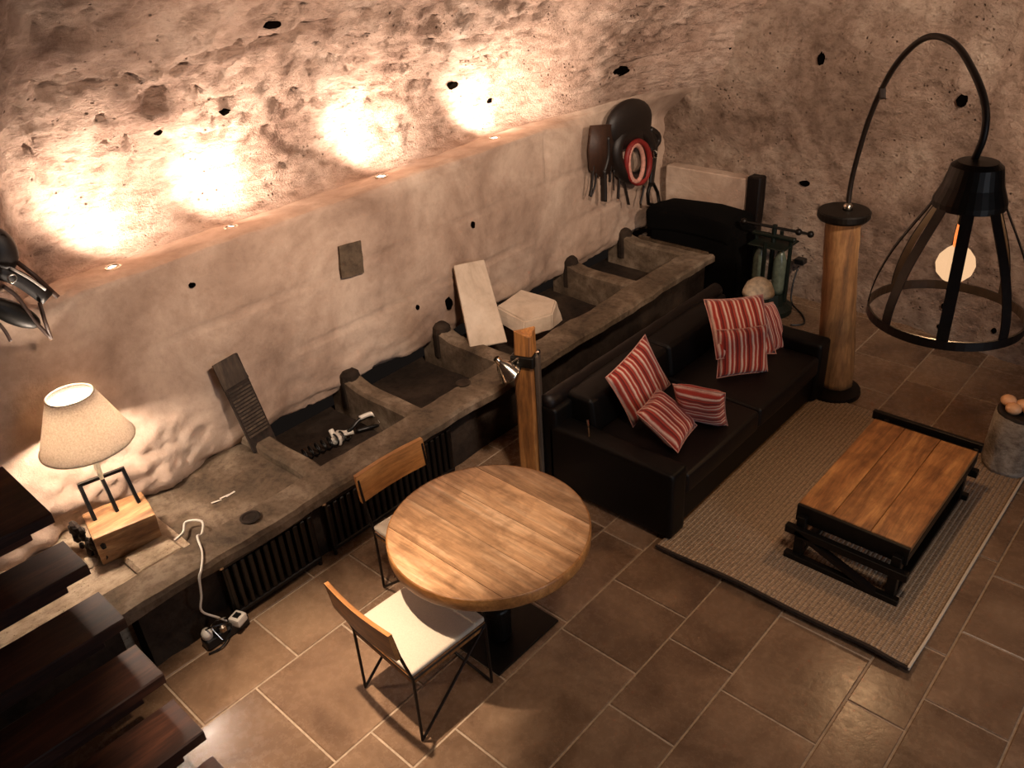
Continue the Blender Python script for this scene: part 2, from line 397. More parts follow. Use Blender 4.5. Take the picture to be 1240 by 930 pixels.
def wall_disp(y, z, q):
    p = Vector((y, z, q*.4))
    big = noise.fractal(Vector((y*1.1, z*1.3, q*.3)), 1, 2, 3)
    fine = noise.fractal(Vector((y*7+5, z*9, q*2.2)), .7, 2.1, 5)
    if q < 5.2:       # smoothed lower wall: slight waviness, sunk block joints
        d = .014*big+.004*fine
        row = (z-.45)/.42; fr = row-math.floor(row); ri = int(math.floor(row))
        jz = min(fr, 1-fr)*.42
        yy = (y+.37*(ri % 2)+.05*noise.noise(Vector((y, z, 3))))/.74; fy = yy-math.floor(yy); jyy = min(fy, 1-fy)*.74
        g = max(0, 1-min(jz, jyy)/.02)*max(0, noise.noise(Vector((y*1.3, z*1.7, 9)))+.5)*1.5
        d -= .012*g+.004*max(0, g-.5)
        low = sm(1.0, .45, z)
        d += low*(.04*noise.noise(Vector((y*2.3, z*2.3, 1)))+.012*fine)
        if y < 2.0: d += sm(2.0, 1.5, y)*sm(1.1, .6, z)*(.05+.035*noise.noise(Vector((y*5, z*6, 2)))+.03*fine+.02*noise.fractal(Vector((y*11, z*15, 4)), .8, 2.1, 3))
        return d
    if q < 8.2: return .012*big+.006*fine
    # the pitted vault
    rid = abs(noise.noise(Vector((y*1.6+2, z*5.0+q*.8, .5))))
    str_ = 1-min(1, rid*5)
    amp = sm(8, 13, q)
    d = .05*big*amp+(.014+.024*amp)*fine+(.006+.012*amp)*noise.fractal(Vector((y*14, z*26, q*6)), .8, 2.1, 4)-.03*str_*amp*(.4+.6*max(0, noise.noise(Vector((y*.8, z*2, 4)))+.5))
    st2 = noise.fractal(Vector((y*2.6+q*.7, q*2.6+z*3, 8)), .6, 2.2, 5)
    d += .024*amp*st2+.012*amp*(1-abs(noise.noise(Vector((y*4+q, q*5+z*6, 3))))*2.5)
    pit = noise.noise(Vector((y*12, z*16, q*3)))
    if pit > .34: d -= (pit-.34)*.22*amp
    return d
verts = []; faces = []
Y0, Y1 = -2.6, 7.25
ysamp = []
yv = Y0
while yv < Y1:
    ysamp.append(yv); yv += .10 if yv < .5 else .032
ysamp.append(Y1); NY = len(ysamp)
# arc samples: denser in the middle
ss = []; s = 0
while s < LA[-1]:
    ss.append(s); s += .026 if s < LA[15] else .05
ss.append(LA[-1]); NT = len(ss)
for y in ysamp:
    k = sm(1.02, 1.4, y)*(1-sm(5.1, 5.9, y))
    for s in ss:
        x, z, q = prof(s, k)
        x2, z2, _ = prof(min(s+.01, LA[-1]), k); x1, z1, _ = prof(max(s-.01, 0), k)
        tx, tz = x2-x1, z2-z1; l = math.hypot(tx, tz) or 1
        nx, nz = tz/l, -tx/l
        if q < 1.6: z += .055*noise.noise(Vector((y*2.1, 0, 7)))*1.0
        d = wall_disp(y, z, q)
        # far corner rounds into the back wall above the harness
        cr = 1.25-math.sqrt(max(.0, 1.5625-max(0, min(y, 6.98)-5.75)**2))
        verts.append((x+nx*d+cr*sm(1.45, 2.05, z), y, z+nz*d))
for i in range(NY-1):
    for j in range(NT-1):
        a = i*NT+j; faces.append((a, a+NT, a+NT+1, a+1))
me = bpy.data.meshes.new('wall_left'); me.from_pydata(verts, [], faces); me.update()
me.materials.append(M['vault']); me.materials.append(M['plaster'])
for i in range(NY-1):
    for j in range(NT-1):
        if ss[j] < LA[8]-.05: me.polygons[i*(NT-1)+j].material_index = 1
wall_left = obj('wall_left', me, None, smooth=True, kind='structure')
# ---- ceiling (rest of the vault), right wall, front wall
cv = []; cf = []
CP = [(-2.45, 3.95), (-1.6, 4.2), (-.6, 4.35), (.6, 4.3), (1.7, 4.0), (2.6, 3.5), (3.1, 2.9), (3.25, 2.3)]
cy_ = [-2.6+i*.35 for i in range(29)]
for y in cy_:
    for (x, z) in CP: cv.append((x, y, z+.06*noise.noise(Vector((x, y, 0)))*(0 if x < -2.4 else 1)))
for i in range(len(cy_)-1):
    for j in range(len(CP)-1):
        a = i*len(CP)+j; cf.append((a, a+1, a+len(CP)+1, a+len(CP)))
me = bpy.data.meshes.new('ceiling'); me.from_pydata(cv, [], cf)
obj('ceiling', me, M['vault'], smooth=True, kind='structure')
obj('wall_right', bb(3.22, 3.4, -2.7, 7.3, -.1, 2.5), M['plaster'], kind='structure')
obj('wall_front', bb(-5.2, 3.4, -2.8, -2.6, -.1, 4.6), M['plaster'], kind='structure')
# ---- back wall
bv = []; bf = []
def back_y(x): return 6.9-.26*sm(-2.3, .2, x)*1.6 if x > -2.3 else 6.9
xs = [-4.9+i*.035 for i in range(int(6.3/.035))]+[1.4+i*.2 for i in range(10)]
zs = [-.02+i*.035 for i in range(int(3.1/.035))]+[3.1+.15*i for i in range(11)]
for x in xs:
    for z in zs:
        lean = .10*max(0, z-1.0)**1.5*.6
        n1 = noise.fractal(Vector((x*1.2, z*1.2, 30)), 1, 2, 3); n2 = noise.fractal(Vector((x*6+z*2, z*7-x*2, 31)), .65, 2.1, 5)*1.35
        pit = noise.noise(Vector((x*9, z*9, 12)))
        y = back_y(x)-lean-.07*n1*sm(0, .5, z)-.02*n2
        if pit > .42: y += (pit-.42)*.12
        bv.append((x, y, z))
for i in range(len(xs)-1):
    for j in range(len(zs)-1):
        a = i*len(zs)+j; bf.append((a, a+len(zs), a+len(zs)+1, a+1))
me = bpy.data.meshes.new('wall_back'); me.from_pydata(bv, [], bf)
wall_back = obj('wall_back', me, M['backwall'], smooth=True, kind='structure')
from mathutils.bvhtree import BVHTree
def bvh(o): return BVHTree.FromPolygons([v.co[:] for v in o.data.vertices], [p.vertices[:] for p in o.data.polygons])
BV_B, BV_L = bvh(wall_back), bvh(wall_left)
def hole_shade_disc(px, py, ra, rb, wall, tree):
    """small dished disc on the wall surface, its black standing for the shade inside a hole"""
    loc, nor, idx, dist_ = tree.ray_cast(CAM, ray(px, py).normalized())
    if loc is None: return
    if nor.dot(CAM-loc) < 0: nor = -nor
    zax = nor; yax = (Vector((0, 0, 1))-nor*nor.z).normalized(); xax = yax.cross(zax)
    bm = BM(); n = 14
    f = [random.uniform(.85, 1.1) for _ in range(n)]
    rr_ = []
    for sc_, dz in ((1.0, -.03), (1, .013), (.8, .010), (.0, .004)):
        if sc_ == 0: c = bm.verts.new(loc+zax*.008); break
        rr_.append([bm.verts.new(loc+xax*math.cos(2*math.pi*k/n)*ra*f[k]*sc_+yax*math.sin(2*math.pi*k/n)*rb*f[k]*sc_+zax*dz) for k in range(n)])
    for A, B in zip(rr_, rr_[1:]):
        for k in range(n): bm.faces.new((A[k], A[(k+1) % n], B[(k+1) % n], B[k]))
    for k in range(n): bm.faces.new((rr_[-1][k], rr_[-1][(k+1) % n], c))
    obj('hole_shade_disc', bm, M['hole'], wall)
for (px, py, ra, rb) in ((880, 58, .045, .03), (995, 71, .03, .05), (1165, 122, .04, .045), (975, 222, .05, .025), (1145, 371, .03, .03), (1140, 396, .035, .025), (1204, 400, .02, .025)):
    hole_shade_disc(px, py, ra, rb, wall_back, BV_B)
for (px, py, ra, rb) in ((752, 86, .085, .035), (543, 367, .035, .05), (572, 272, .018, .028), (505, 372, .015, .02), (232, 345, .02, .015), (548, 103, .05, .03), (592, 122, .04, .02), (190, 160, .03, .015), (272, 135, .04, .018), (330, 30, .05, .02)):
    hole_shade_disc(px, py, ra, rb, wall_left, BV_L)
# oval hole in the vault, small holes and patch stone in the left wall
def oval(px, py, X, ry, rz, mat, name, depth=.05, proud=.0, parent=None):
    p = on_x(px, py, X); bm = BM(); n = 12
    rim = [bm.verts.new(Vector((proud, math.cos(2*math.pi*k/n)*ry*random.uniform(.85, 1.12), math.sin(2*math.pi*k/n)*rz*random.uniform(.85, 1.12)))) for k in range(n)]
    inn = [bm.verts.new(v.co*.75+Vector((-depth, 0, 0))) for v in rim]
    bm.faces.new(inn)
    for k in range(n): bm.faces.new((rim[k], rim[(k+1) % n], inn[(k+1) % n], inn[k]))
    return obj(name, bm, mat, parent, loc=p)
for k, (py0, py1) in enumerate(((297, 335),)):
    A = on_x(409, 298, -4.40); B_ = on_x(436, 291, -4.40); C_ = on_x(440, 330, -4.40); D_ = on_x(413, 337, -4.40)
    bm = prism(BM(), [D_, C_, B_, A], (1, 0, 0), .012); rough(bm, .006, 14, 3, 3)
    obj('stone_block', bm, M['trough'], wall_left)['label'] = 'darker stone block exposed in the plaster'
# ---- niche in the far corner: pale lintel stone and dark upright beam
nb = bb(-4.32, -3.47, 6.80, 6.93, .66, 1.05, .01); rough(nb, .008, 6, 2, 4)
tag(obj('lintel_stone', nb, M['plaster']), 'grey dressed stone slab set in the far corner above the black cloth', 'stone')
ub = bb(-3.46, -3.33, 6.78, 6.9, .0, 1.08, .012); rough(ub, .008, 8, 5, 4)
tag(obj('wooden_post', ub, M['leather_b']), 'short dark upright timber against the back wall beside the grey slab', 'post')

# ================================================================== STONE TROUGH
TR = thing('stone_trough', 'long grey stone manger with partitions built along the left wall', 'trough', (-4.0, 3.8, 0))
def tpart(name, bm, mat, cuts=0, amp=.006, fr=5, seed=1, label=None):
    for v in bm.verts: v.co -= Vector((-4.0, 3.8, 0))
    if cuts: rough(bm, amp, fr, seed, cuts)
    o = obj(name, bm, mat, TR, smooth=False)
    if label: o['label'] = label
    return o
def slab_grid(x0, x1, y0, y1, z0, z1, n, amp, fr, seed, bev=.02):
    """long beam cut into n lengths so that its edges wander"""
    bm = BM(); rings = []
    b = bev
    sec = [(x0, z0), (x0, z1-b), (x0+b, z1), ((x0*2+x1)/3, z1), ((x0+2*x1)/3, z1), (x1-b, z1), (x1, z1-b), (x1, (z0+z1)/2), (x1, z0)]
    for i in range(n+1):
        y = y0+(y1-y0)*i/n
        rings.append([bm.verts.new((x+amp*noise.fractal(Vector((x*3+seed, y*fr, z*3)), 1, 2, 4), y, z+amp*.7*noise.fractal(Vector((x*3, y*fr, z*3+seed+9)), 1, 2, 4))) for x, z in sec])
    m = len(sec)
    for A, B in zip(rings, rings[1:]):
        for k in range(m): bm.faces.new((A[k], A[(k+1) % m], B[(k+1) % m], B[k]))
    bm.faces.new(rings[0][::-1]); bm.faces.new(rings[-1])
    return bm
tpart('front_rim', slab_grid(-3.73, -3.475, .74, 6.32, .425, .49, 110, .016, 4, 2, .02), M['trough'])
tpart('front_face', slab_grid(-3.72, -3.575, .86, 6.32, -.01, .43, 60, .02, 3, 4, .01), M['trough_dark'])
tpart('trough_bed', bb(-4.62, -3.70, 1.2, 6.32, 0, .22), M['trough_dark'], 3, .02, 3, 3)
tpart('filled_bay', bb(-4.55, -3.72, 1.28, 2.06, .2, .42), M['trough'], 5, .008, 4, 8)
for k, (y0, y1) in enumerate(((2.03, 2.16), (2.84, 2.98), (3.74, 3.88), (5.34, 5.48), (6.18, 6.30))):
    bm = BM(); rings = []
    for i in range(15):
        x = -4.55+(.84)*i/14
        h = .485+(.05*sm(-4.2, -4.45, x) if k else 0)
        wob = .012*noise.noise(Vector((x*4, k*5, 0)))
        rings.append([bm.verts.new((x, y+wob, z)) for y, z in ((y0, .1), (y0, h-.02), (y0+.02, h), (y1-.02, h), (y1, h-.02), (y1, .1))])
    for A, B in zip(rings, rings[1:]):
        for q in range(6): bm.faces.new((A[q], A[(q+1) % 6], B[(q+1) % 6], B[q]))
    bm.faces.new(rings[0][::-1]); bm.faces.new(rings[-1])
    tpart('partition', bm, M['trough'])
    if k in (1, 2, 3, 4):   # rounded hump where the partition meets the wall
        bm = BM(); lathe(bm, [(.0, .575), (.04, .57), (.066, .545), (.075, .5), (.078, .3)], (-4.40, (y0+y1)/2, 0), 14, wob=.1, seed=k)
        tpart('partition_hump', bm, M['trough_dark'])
# near end of the manger: flat pad and dark sunk corner
pad = bb(-3.92, -3.71, .98, 1.24, .2, .487, .02); tpart('end_pad', pad, M['rubble'], 3, .004, 5, 3, 'smooth end pad, paler as if lamp-lit')  # paler stone than the rim stands in for the table lamp's light
tpart('end_block', bb(-4.6, -3.72, -2.5, 1.28, 0, .455), M['rubble'], 7, .012, 4, 5)
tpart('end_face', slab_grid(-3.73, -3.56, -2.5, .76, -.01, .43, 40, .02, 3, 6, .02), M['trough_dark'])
tpart('end_rim', slab_grid(-3.75, -3.50, -2.5, .745, .42, .475, 40, .02, 3, 6, .02), M['rubble'])
ring = lathe(BM(), [(.055, 0), (.058, .006), (.045, .008), (.036, .003), (.0, .001)], (0, 0, 0), 18)
for v in ring.verts: v.co += Vector(on_z(303, 627, .492))
tpart('carved_ring', ring, M['trough_dark'])
ring = lathe(BM(), [(.05, 0), (.053, .006), (.042, .008), (.032, .003), (.0, .001)], (0, 0, 0), 16)
for v in ring.verts: v.co += Vector(on_z(561, 464, .492))
tpart('carved_ring', ring, M['trough_dark'])
# rubble at the wall foot beside the stairs: single stones
for k in range(46):
    x = random.uniform(-4.5, -4.02); y = random.uniform(.25, .98)
    r = random.uniform(.03, .07)
    bm = BM(); bmesh.ops.create_icosphere(bm, subdivisions=1, radius=r)
    for v in bm.verts: v.co.z *= .6; v.co += v.co*noise.noise(v.co*9+Vector((k, 0, 0)))*.5; 
    o = obj('rubble_stone', bm, M['rubble'], TR); o.location = (x+4.0, y-3.8, .445); o.rotation_euler = (0, 0, random.uniform(0, 6))
# ---- black cloth-covered chest closing the far end of the manger
ch = thing('chest', 'black cloth covered chest across the far end of the manger', 'chest', (-3.85, 6.6, 0))
bm = bb(-4.20, -3.30, 6.38, 6.74, .05, .66, .03, 2); 
for v in bm.verts: v.co -= Vector((-3.85, 6.6, 0))
rough(bm, .02, 3, 2, 4); obj('body', bm, M['cloth'], ch, smooth=True)
bm = BM(); box(bm, (0.03, 0, 0), (.86, .44, .2), None, .07, 3); rough(bm, .03, 3, 6, 2)
for v in bm.verts: v.co += Vector((.02, -.02, .645+.05*math.cos(v.co.x*2.6)))
obj('draped_top', bm, M['cloth'], ch, smooth=True)
bm = strip(BM(), [(-.42, -.3, .50), (.33, -.3, .50)], .03, .03, (0, 1, 0)); obj('edge_bar', bm, M['steel'], ch)['label'] = 'pale metal edge bar'

# ================================================================== RADIATORS
def radiator(y0, y1, label):
    t = thing('radiator', label, 'radiator', (-3.53, (y0+y1)/2, 0), group='radiators under the manger rim')
    L = y1-y0; z0, z1 = .04, .40
    n = int(L/.048)
    for i in range(n):
        y = -L/2+L*(i+.5)/n
        bm = BM(); box(bm, (0, 0, (z0+z1)/2), (.05, L/n*.62, z1-z0-.05), None, .006)
        o = obj('column', bm, M['radiator'], t); o.location = (0, y, 0)
    obj('top_rail', box(BM(), (0.005, 0, z1), (.055, L, .03), None, .006), M['radiator'], t)
    obj('bottom_rail', box(BM(), (0.0, 0, z0+.01), (.05, L, .03), None, .006), M['radiator'], t)
    for s in (-1, 1):
        obj('end_pipe', tube(BM(), [(0.01, s*(L/2-.012), z0-.04), (0.01, s*(L/2-.012), z1)], .012), M['radiator'], t)
    obj('valve', lathe(BM(), [(0, 0), (.016, 0), (.016, .04), (0, .045)], (.02, -L/2+.0, z1-.005), 10), M['steel'], t)['label'] = 'shiny valve'
radiator(1.31, 1.90, 'shorter dark ribbed radiator under the manger rim, nearer the sockets')
radiator(1.99, 3.02, 'longer dark ribbed radiator under the manger rim behind the chairs')

# ================================================================== STAIRCASE (descends towards the right)
ST = thing('staircase', 'open dark wooden plank staircase descending at the lower left', 'staircase', (-3.0, .3, 0))
for k in range(-1, 5+1):
    x0 = -3.744+.258*k; z = .87-.172*k
    if z < .05: continue
    yend = .726; bk_ = .34 if k == -1 else 0      # the topmost is the landing plank
    bm = BM()
    # plank built along y, slightly worn
    n = 24; rings = []
    for i in range(n+1):
        y = -1.9+(yend+1.9)*i/n
        e = lambda a: .006*noise.noise(Vector((y*3, a, k*4)))
        sec = [(x0-bk_+e(1), z-.055), (x0-bk_+e(2), z-.006), (x0-bk_+.006, z), (x0+.135, z-.001+e(5)*.3), (x0+.264, z), (x0+.27+e(3), z-.006), (x0+.27+e(4), z-.055)]
        rings.append([bm.verts.new((a+3.0, y-.3, b)) for a, b in sec])
    for A, B in zip(rings, rings[1:]):
        for q in range(7): bm.faces.new((A[q], A[(q+1) % 7], B[(q+1) % 7], B[q]))
    bm.faces.new(rings[0][::-1]); bm.faces.new(rings[-1])
    obj('tread', bm, M['stair'], ST)
    u = bb(x0+.16, x0+.262, -1.9, yend-.11, z-.095, z-.05, .004)
    for v in u.verts: v.co -= Vector((3.0*-1, .3, 0)) if False else Vector((-3.0, .3, 0))
    obj('nosing_batten', u, M['stair'], ST)
for yb in (-.55, -1.55):
    bm = BM(); a = Vector((-4.3, yb, 1.10)); b = Vector((-2.45, yb, -.0)); 
    strip(bm, [a, b+Vector((0, 0, .02))], .12, .14, (0, 1, 0))
    for v in bm.verts: v.co -= Vector((-3.0, .3, 0)); v.co.z = max(v.co.z, 0)
    obj('stringer', bm, M['iron'], ST)

# ================================================================== PEDESTAL TABLE
tc = (-2.31, 2.155)
T = thing('round_table', 'round honey-coloured plank table on a black pedestal', 'table', (*tc, 0))
RT = .497; n = 5; th = .042
# top planks cut from the disc, boards running along local x
bnd = [-RT, -.31, -.10, .11, .31, RT]
for a, b in zip(bnd, bnd[1:]):
    g = .0012; pts = []
    a2, b2 = a+(g if a > -RT else 0), b-(g if b < RT else 0)
    N = 14
    ys = [a2+(b2-a2)*i/N for i in range(N+1)]
    R2 = RT-.004
    right = [(math.sqrt(max(0, R2*R2-y*y)), y) for y in ys]; left = [(-x, y) for x, y in right[::-1]]
    poly = [(x, y, .75-th) for x, y in right+left]
    # drop duplicates
    pp = []
    for p in poly:
        if not pp or (Vector(p)-Vector(pp[-1])).length > 1e-4: pp.append(p)
    if (Vector(pp[0])-Vector(pp[-1])).length < 1e-4: pp.pop()
    o = obj('plank', prism(BM(), pp, (0, 0, 1), th+random.uniform(-.0008, .0008)), M['tabletop'], T)
bm = BM(); prof_ = [(RT-.006, .682), (RT+.001, .683), (RT+.003, .69), (RT+.003, .744), (RT-.001, .7505), (RT-.006, .7505)]
lathe(bm, prof_, n=72); bm.faces.ensure_lookup_table()
obj('rim_band', bm, M['chairwood'], T, smooth=True)
obj('pedestal', lathe(BM(), [(.05, .012), (.072, .02), (.072, .64), (.07, .66), (.05, .66)], n=28, cap0=True, cap1=True), M['iron'], T, smooth=False)
bm = BM(); box(bm, (0, 0, .675), (.6, .06, .028)); box(bm, (0, 0, .675), (.06, .6, .0279)); obj('top_bracket', bm, M['iron'], T)
obj('base_plate', bb(-.20, .19, -.20, .27, 0, .012, .002), M['iron'], T)
obj('pedestal_ring', lathe(BM(), [(.074, .18), (.08, .19), (.08, .22), (.074, .23)], n=24), M['iron'], T)

# ================================================================== CHAIRS
def make_chair():
    t = thing('dining_chair', '', 'chair', group=None)
    w, d = .225, .22; r = .0075; h = .415
    obj('seat', rough(box(BM(), (0, 0, h+.030), (.45, .445, .028), None, .012, 2), .0, 1), M['seat'], t, smooth=True)
    obj('seat_frame', box(BM(), (0, 0, h-.008), (.452, .446, .042), None, .003), M['post'], t)
    bk = BM(); rings = []
    for i in range(9):
        u = i/8; x = -w-.01+(2*w+.02)*u; cvx = -.015*math.sin(math.pi*u)
        rings.append([bk.verts.new((x, y+cvx, z)) for y, z in ((-.268, .60), (-.288, .765), (-.310, .768), (-.290, .603))])
    for A, B in zip(rings, rings[1:]):
        for q in range(4): bk.faces.new((A[q], A[(q+1) % 4], B[(q+1) % 4], B[q]))
    bk.faces.new(rings[0][::-1]); bk.faces.new(rings[-1])
    obj('backrest', bk, M['chairwood'], t)
    for s in (-1, 1):
        obj('leg', tube(BM(), [(s*w, -d, h), (s*w, -d-.005, .008)], r), M['brown_iron'], t)              # rear upright rod
        obj('diagonal_rod', tube(BM(), [(s*w, -d-.005, .008), (s*w, d, h)], r), M['brown_iron'], t)
        obj('leg', tube(BM(), [(s*w, d, h), (s*w, d+.005, .008)], r), M['brown_iron'], t)
        obj('back_rod', tube(BM(), [(s*w, -d, h), (s*w, -d-.045, .6), (s*w, -d-.068, .74)], r), M['brown_iron'], t)
    obj('front_stretcher', tube(BM(), [(-w, d+.005, .008), (w, d+.005, .008)], r), M['brown_iron'], t)
    obj('side_frame', tube(BM(), [(-w, -d, h), (-w, d, h), (w, d, h), (w, -d, h)], r, closed=True), M['brown_iron'], t)
    return t
def copy_tree(o, parent=None):
    c = o.copy(); COL.objects.link(c)
    if parent is not None: c.parent = parent
    for ch_ in [x for x in bpy.data.objects if x.parent == o]: copy_tree(ch_, c)
    return c
c1 = make_chair(); c1.location = (-2.36, 1.69, 0); c1.rotation_euler = (0, 0, R(-3))
c1['label'] = 'metal rod chair nearest the camera, white seat fully in view'
c1['group'] = 'chairs at the round table'
c2 = copy_tree(c1); c2.location = (-2.83, 2.215, 0); c2.rotation_euler = (0, 0, R(-92))
c2['label'] = 'metal rod chair between radiator and table, honey backrest turned to the camera'

# ================================================================== WOODEN POST with clip lamp
px_, py_ = -3.03, 3.27
P_ = thing('wooden_post', 'short worn timber post behind the round table, lamp clamped on its head', 'post', (px_, py_, 0))
bm = BM(); rings = []
for i in range(16):
    z = 1.13*i/15; e = .004*noise.noise(Vector((z*3, 1, 1))); hw = .062-.008*sm(.85, 1.1, z)
    rings.append([bm.verts.new((a*hw+e, b*hw*.9+e, z+(0.02*a*b if i == 15 else 0))) for a, b in ((-1, -.8), (-.8, -1), (.8, -1), (1, -.8), (1, .8), (.8, 1), (-.8, 1), (-1, .8))])
for A, B in zip(rings, rings[1:]):
    for q in range(8): bm.faces.new((A[q], A[(q+1) % 8], B[(q+1) % 8], B[q]))
bm.faces.new(rings[0][::-1]); bm.faces.new(rings[-1])
o = obj('shaft', bm, M['post'], P_); P_.rotation_euler = (0, 0, R(20))
obj('back_lath', bb(.066, .088, -.03, .03, 0, .98, .003), M['board'], P_)['label'] = 'grey lath nailed on the side'
tag(obj('clamp_lamp', tube(BM(), [(-.0, -.0, 0), (0, 0, .001)], .001), M['iron']), None) if False else None
CL = thing('clamp_lamp', 'small metal reading lamp clamped to the timber post', 'lamp', (px_, py_, 1.0))
obj('clamp', box(BM(), (0, 0, -.05), (.15, .14, .075), Matrix.Rotation(R(20), 3, 'Z'), .008), M['iron'], CL)
q0 = on_x(640, 435, -3.03)-Vector((px_, py_, 1.0))
hd = on_x(604, 447, -3.10)-Vector((px_, py_, 1.0))
obj('arm', tube(BM(), smoothpts([(0, -.07, -.05), (.02, -.09, -.01), hd+Vector((.05, .06, .03))]), .006), M['chrome'], CL)
bm = BM(); lathe(bm, [(.02, .02), (.024, -.02), (.045, -.045), (.074, -.12), (.080, -.124), (.070, -.117), (.04, -.05)], n=24)
hdr = Matrix.Rotation(R(28), 4, 'X') @ Matrix.Rotation(R(-20), 4, 'Y')
bmesh.ops.transform(bm, matrix=Matrix.Translation(hd+Vector((0, 0, .06))) @ hdr, verts=bm.verts)
obj('lamp_head', bm, M['chrome'], CL, smooth=True)
obj('knob', lathe(BM(), [(0, 0), (.012, 0), (.012, .03), (0, .03)], (.07, .03, -.03), 10), M['chrome'], CL)

# ================================================================== SOFA
S = thing('sofa', 'two-seat black leather sofa with low back facing the coffee table', 'sofa', (-2.47, 4.35, 0))
SX, SY = -2.47, 4.35
def sbox(name, x0, x1, y0, y1, z0, z1, bev, mat='leather', seg=3, puff=0, seed=0, tilt=0):
    bm = bb(x0-SX, x1-SX, y0-SY, y1-SY, z0, z1, bev, seg)
    if puff:
        bmesh.ops.subdivide_edges(bm, edges=bm.edges[:], cuts=2, use_grid_fill=True)
        cx, cyy, cz = (x0+x1)/2-SX, (y0+y1)/2-SY, (z0+z1)/2
        hx, hy, hz = (x1-x0)/2, (y1-y0)/2, (z1-z0)/2
        for v in bm.verts:
            a, b, c = (v.co.x-cx)/hx, (v.co.y-cyy)/hy, (v.co.z-cz)/hz
            v.co.z += puff*(1-a*a)*(1-b*b)*(1 if c > 0 else -.2); v.co.x += puff*.6*(1-b*b)*(1-c*c)*(1 if a > 0 else 0)
            v.co += Vector((.5, .5, .5))*0
            v.co.z += .004*noise.noise(Vector((v.co.x*9+seed, v.co.y*9, 3)))
    o = obj(name, bm, M[mat], S, smooth=True)
    if tilt:
        piv = Vector((x0-SX, 0, z0)); 
        for v in o.data.vertices:
            dz = v.co.z-z0; v.co.x -= dz*tilt
    return o
sbox('base_frame', -2.86, -2.02, 3.33, 5.37, .04, .27, .02)
for k, (a, b) in enumerate(((3.47, 4.34), (4.35, 5.22))):
    sbox('seat_cushion', -2.74, -1.985, a, b, .265, .415, .04, 'leather_b', 3, .02, k)
    sbox('back_cushion', -2.88, -2.66, a, b, .41, .66, .05, 'leather', 3, .02, k+5, .12)
for a, b in ((3.30, 3.465), (5.225, 5.39)):
    sbox('armrest', -2.92, -1.985, a, b, .03, .50, .035, 'leather', 3)
sbox('back', -2.98, -2.84, 3.30, 5.39, .03, .62, .03, 'leather', 3)
bm = tube(BM(), [(-2.93-SX, y-SY, .635+.006*noise.noise(Vector((y*9, 0, 0)))) for y in [3.31+i*.0594 for i in range(36)]], .055, 14)
obj('back_roll', bm, M['leather_b'], S, smooth=True)['label'] = 'rolled brown leather top edge'
for x in (-2.85, -2.05):
    for y in (3.37, 5.33):
        obj('leg', lathe(BM(), [(.02, 0), (.025, .04)], (x-SX, y-SY, 0), 10, True, True), M['iron'], S)
obj('arm_glint', tube(BM(), smoothpts([(-2.62-SX, 3.34-SY, .62), (-2.60-SX, 3.33-SY, .58), (-2.6-SX, 3.335-SY, .505)]), .008, 6), M['chrome'], S)['label'] = 'curved glint on the leather of the near arm'  # bright tube modelled in place of a glint on the leather
# ---- cushions
def cushion(name, c, X, Nn, sx, sy, label, thick=.075):
    X = Vector(X).normalized(); Nn = Vector(Nn).normalized(); Nn = (Nn-X*X.dot(Nn)).normalized(); Yv = Nn.cross(X)
    bm = BM(); n = 15; g = {}
    for sgn in (1, -1):
        for i in range(n):
            for j in range(n):
                u = -1+2*i/(n-1); v = -1+2*j/(n-1)
                edge = (i in (0, n-1) or j in (0, n-1))
                if edge and sgn == -1: g[(sgn, i, j)] = g[(1, i, j)]; continue
                hh = thick*((1-u**4)*(1-v**4))**.55
                # corners stay out, sides pull in
                pu = u*(1-.06*(1-v*v)); pv = v*(1-.06*(1-u*u))
                wr = .006*noise.noise(Vector((u*3, v*3, c[0]*9+sgn)))
                g[(sgn, i, j)] = bm.verts.new((pu*sx/2, pv*sy/2, sgn*(hh+wr*(0 if edge else 1))))
    for sgn in (1, -1):
        for i in range(n-1):
            for j in range(n-1):
                q = (g[(sgn, i, j)], g[(sgn, i+1, j)], g[(sgn, i+1, j+1)], g[(sgn, i, j+1)])
                bm.faces.new(q if sgn == 1 else q[::-1])
    o = obj(name, bm, M['stripe'], smooth=True)
    o.matrix_world = Matrix(((X.x, Yv.x, Nn.x, c[0]), (X.y, Yv.y, Nn.y, c[1]), (X.z, Yv.z, Nn.z, c[2]), (0, 0, 0, 1)))
    # piping
    pts = []
    for (i0, j0, di, dj) in ((0, 0, 1, 0), (n-1, 0, 0, 1), (n-1, n-1, -1, 0), (0, n-1, 0, -1)):
        for k in range(n-1):
            u = -1+2*(i0+di*k)/(n-1); v = -1+2*(j0+dj*k)/(n-1)
            pts.append((u*(1-.06*(1-v*v))*sx/2, v*(1-.06*(1-u*u))*sy/2, 0))
    p = obj('piping', tube(BM(), pts, .004, 5, closed=True), M['pinkpad'], o)
    return tag(o, label, 'cushion', 'red striped cushions on the sofa')
cushion('throw_cushion', (-2.56, 3.80, .695), (.04, .95, .32), (.96, -.13, .27), .415, .415, 'red striped cushion standing on its corner, leftmost on the sofa', .06)
cushion('throw_cushion', (-2.30, 3.73, .545), (-.23, .97, -.08), (.56, .2, .8), .37, .34, 'red striped cushion lying flat in front of the leftmost one', .06)
cushion('throw_cushion', (-2.19, 3.93, .59), (.12, -.41, .9), (.25, -.85, -.41), .36, .32, 'red striped cushion peeping out behind the flat one, middle of the sofa', .06)
cushion('throw_cushion', (-2.40, 4.78, .72), (.6, .8, -.06), (.59, -.39, .71), .437, .437, 'orange-lit striped cushion leaning back at the right end of the sofa', .06)
cushion('throw_cushion', (-2.32, 4.69, .59), (.62, .78, -.03), (.76, -.6, .26), .37, .34, 'pinkish striped cushion in front, right group on the sofa', .055)
